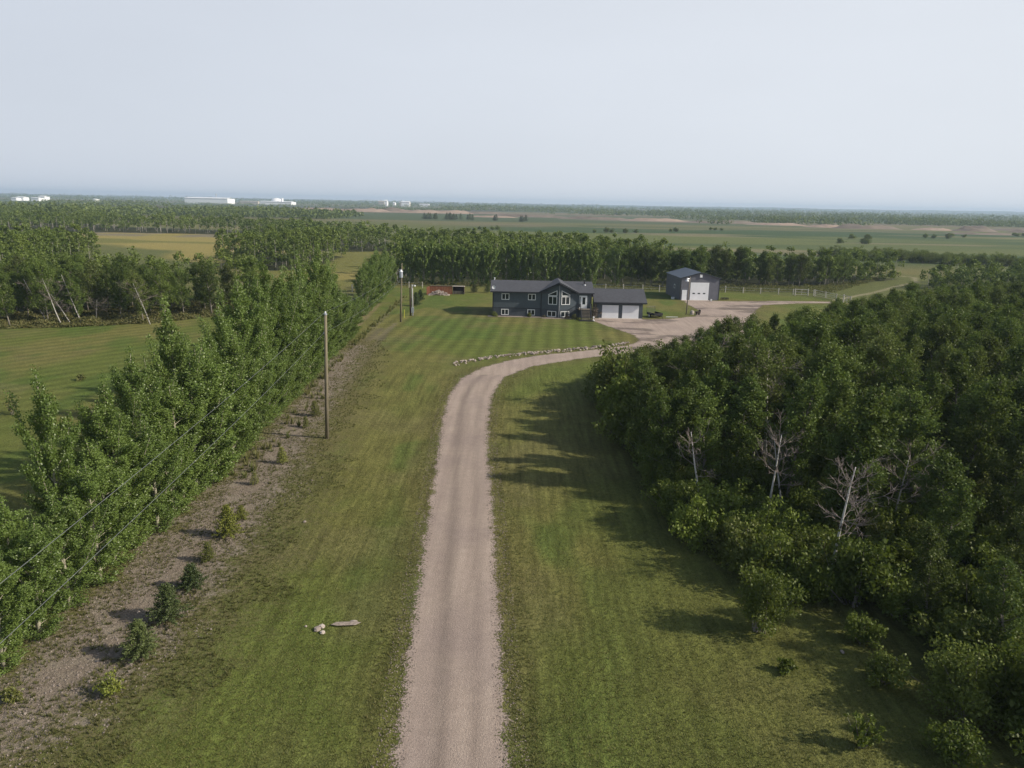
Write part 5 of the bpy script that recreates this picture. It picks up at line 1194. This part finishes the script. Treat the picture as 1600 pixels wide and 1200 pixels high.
# distant rolling hills
n = 420; hx = np.linspace(-8400, 8400, n); rows = []
for j, (yy, f_) in enumerate(((6600, 0), (7100, .75), (7600, 1.0), (8300, .85))):
    prof = 12 + 34 * sstep(-1500, 5200, hx) * fbm(hx, hx * 0 + 5, 900, 61 + j) + 12 * fbm(hx, hx * 0 + 5, 260, 71 + j)
    rows.append(np.stack([hx, np.full(n, yy), prof * f_ - (2 if j == 0 else 0)], 1))
idx = (np.arange(3)[:, None] * n + np.arange(n - 1)[None, :]).ravel()
tag(mesh_np('hills', np.concatenate(rows), np.stack([idx, idx + 1, idx + n + 1, idx + n], 1), flat('hill_forest', (.06, .085, .04), .95, .35, .004), None, None, None, True), kind='structure')

# far industrial buildings
def far_building(name, lab, cat, x0, x1, yt, yb, Yd, mat='white', depth=40, extra=None):
    a = hpt(x0, yt, Yd); b_ = hpt(x1, yt, Yd); h = (a[2] + b_[2]) / 2; x_0, x_1 = a[0], b_[0]; w = x_1 - x_0
    t = thing(name, lab, cat, (x_0, Yd, 0)); MB().box(0, 0, 0, w, depth, h * .86).build('wall', M[mat], t)
    MB().hexa([(-1, -1, h * .86), (w + 1, -1, h * .86), (w + 1, depth / 2, h), (-1, depth / 2, h), (-1, -1, h * .90), (w + 1, -1, h * .90), (w + 1, depth / 2, h * 1.04), (-1, depth / 2, h * 1.04)]).build('roof', M[extra or mat], t); return t, w, h
M['beige'] = flat('beige_cladding', (.50, .45, .36), .7, .05, .02); M['far_white'] = flat('white_cladding', (.82, .83, .84), .5, .04, .02)
far_building('warehouse', 'very long low white warehouse on the left horizon', 'warehouse', 288, 355, 308.6, 316, 2250, 'far_white', 60)
_, w, h = far_building('factory', 'long white factory with a big dome on the left horizon', 'factory', 405, 455, 314.4, 319, 2350, 'far_white', 50)
dm = bpy.data.objects[_.name]; mb = MB(); cx, cy = w * .42, 40; Rr = 17
for j in range(7):
    for i in range(20):
        th_, ph = i / 20 * 6.283, j / 6 * math.pi / 2; mb.v.append((cx + Rr * math.cos(th_) * math.cos(ph), cy + Rr * math.sin(th_) * math.cos(ph), h * .95 + Rr * .62 * math.sin(ph)))
for j in range(6):
    for i in range(20): mb.f.append((j * 20 + i, j * 20 + (i + 1) % 20, (j + 1) * 20 + (i + 1) % 20, (j + 1) * 20 + i))
mb.build('dome', M['far_white'], dm, True); MB().tube([(cx + 24, 20, 0), (cx + 24, 20, h * 1.85)], 4, 10).build('silo', M['far_white'], dm)
far_building('factory', 'low grey white shed joined to the left of the domed factory', 'factory', 374, 403, 314.2, 319, 2380, 'beige', 40)
for x0, x1, yt, mt, lab in ((591, 600, 314.0, 'beige', 'beige tower block on the horizon left of the white framed one'), (600.6, 604.5, 312.6, 'far_white', 'narrow white tower on the horizon beside the beige block'), (624, 640, 315.6, 'beige', 'pale block on the horizon, left half of the white framed works'), (627, 639.6, 314.4, 'far_white', 'white framed works building on the horizon above the brown earthworks'), (614, 617, 316, 'far_white', 'tiny white block between the tower and the works'), (655, 670, 318.6, 'far_white', 'long low white shed at the right end of the horizon works')):
    far_building('industrial_block', lab, 'building', x0, x1, yt, 322, 2700 + (x1 % 7) * 14, mt, 30)
for x0, x1, yt, lab in ((17, 25, 308.6, 'small white elevator building at the far left horizon'), (25, 36, 307.2, 'taller white building at the far left horizon'), (48, 60, 308.4, 'white shed right of the gap on the far left horizon'), (60, 69, 306.0, 'bright white block, rightmost on the far left horizon'), (145, 148, 310.6, 'tiny white shed among the hazy left treeline')):
    far_building('white_shed', lab, 'building', x0, x1, yt, 313, 2000 + (x1 % 5) * 20, 'far_white', 24)
far_building('white_shed', 'tiny bright white building on the far right hillside', 'building', 1530, 1535, 338.4, 340, 3000, 'far_white', 12)
a = hpt(337.5, 302.5, 2300); t = thing('radio_mast', 'thin grey mast behind the long white warehouse', 'mast', (a[0], 2300, 0)); MB().tube([(0, 0, 0), (0, 0, a[2])], 1.1, 6).build('mast', M['steel'], t); MB().tube([(0, 0, a[2] - 5), (0, 0, a[2] - 1)], 2.0, 6).build('antenna', M['steel'], t)

# ------------------------------------------------------------------ haze: an even block of air round everything
mb = MB().box(-8700, -310, -1.5, 8700, 8700, 62)
m = bpy.data.materials.new('haze'); m.use_nodes = True; nt = m.node_tree; nt.nodes.clear(); o_ = nt.nodes.new('ShaderNodeOutputMaterial'); pv = nt.nodes.new('ShaderNodeVolumePrincipled')
pv.inputs['Color'].default_value = (0.62, 0.80, 1.0, 1); pv.inputs['Density'].default_value = 0.00017; pv.inputs['Anisotropy'].default_value = 0.1
nt.links.new(pv.outputs[0], o_.inputs['Volume'])
hz = mb.build('haze', m); tag(hz, kind='stuff'); hz.display_type = 'WIRE'
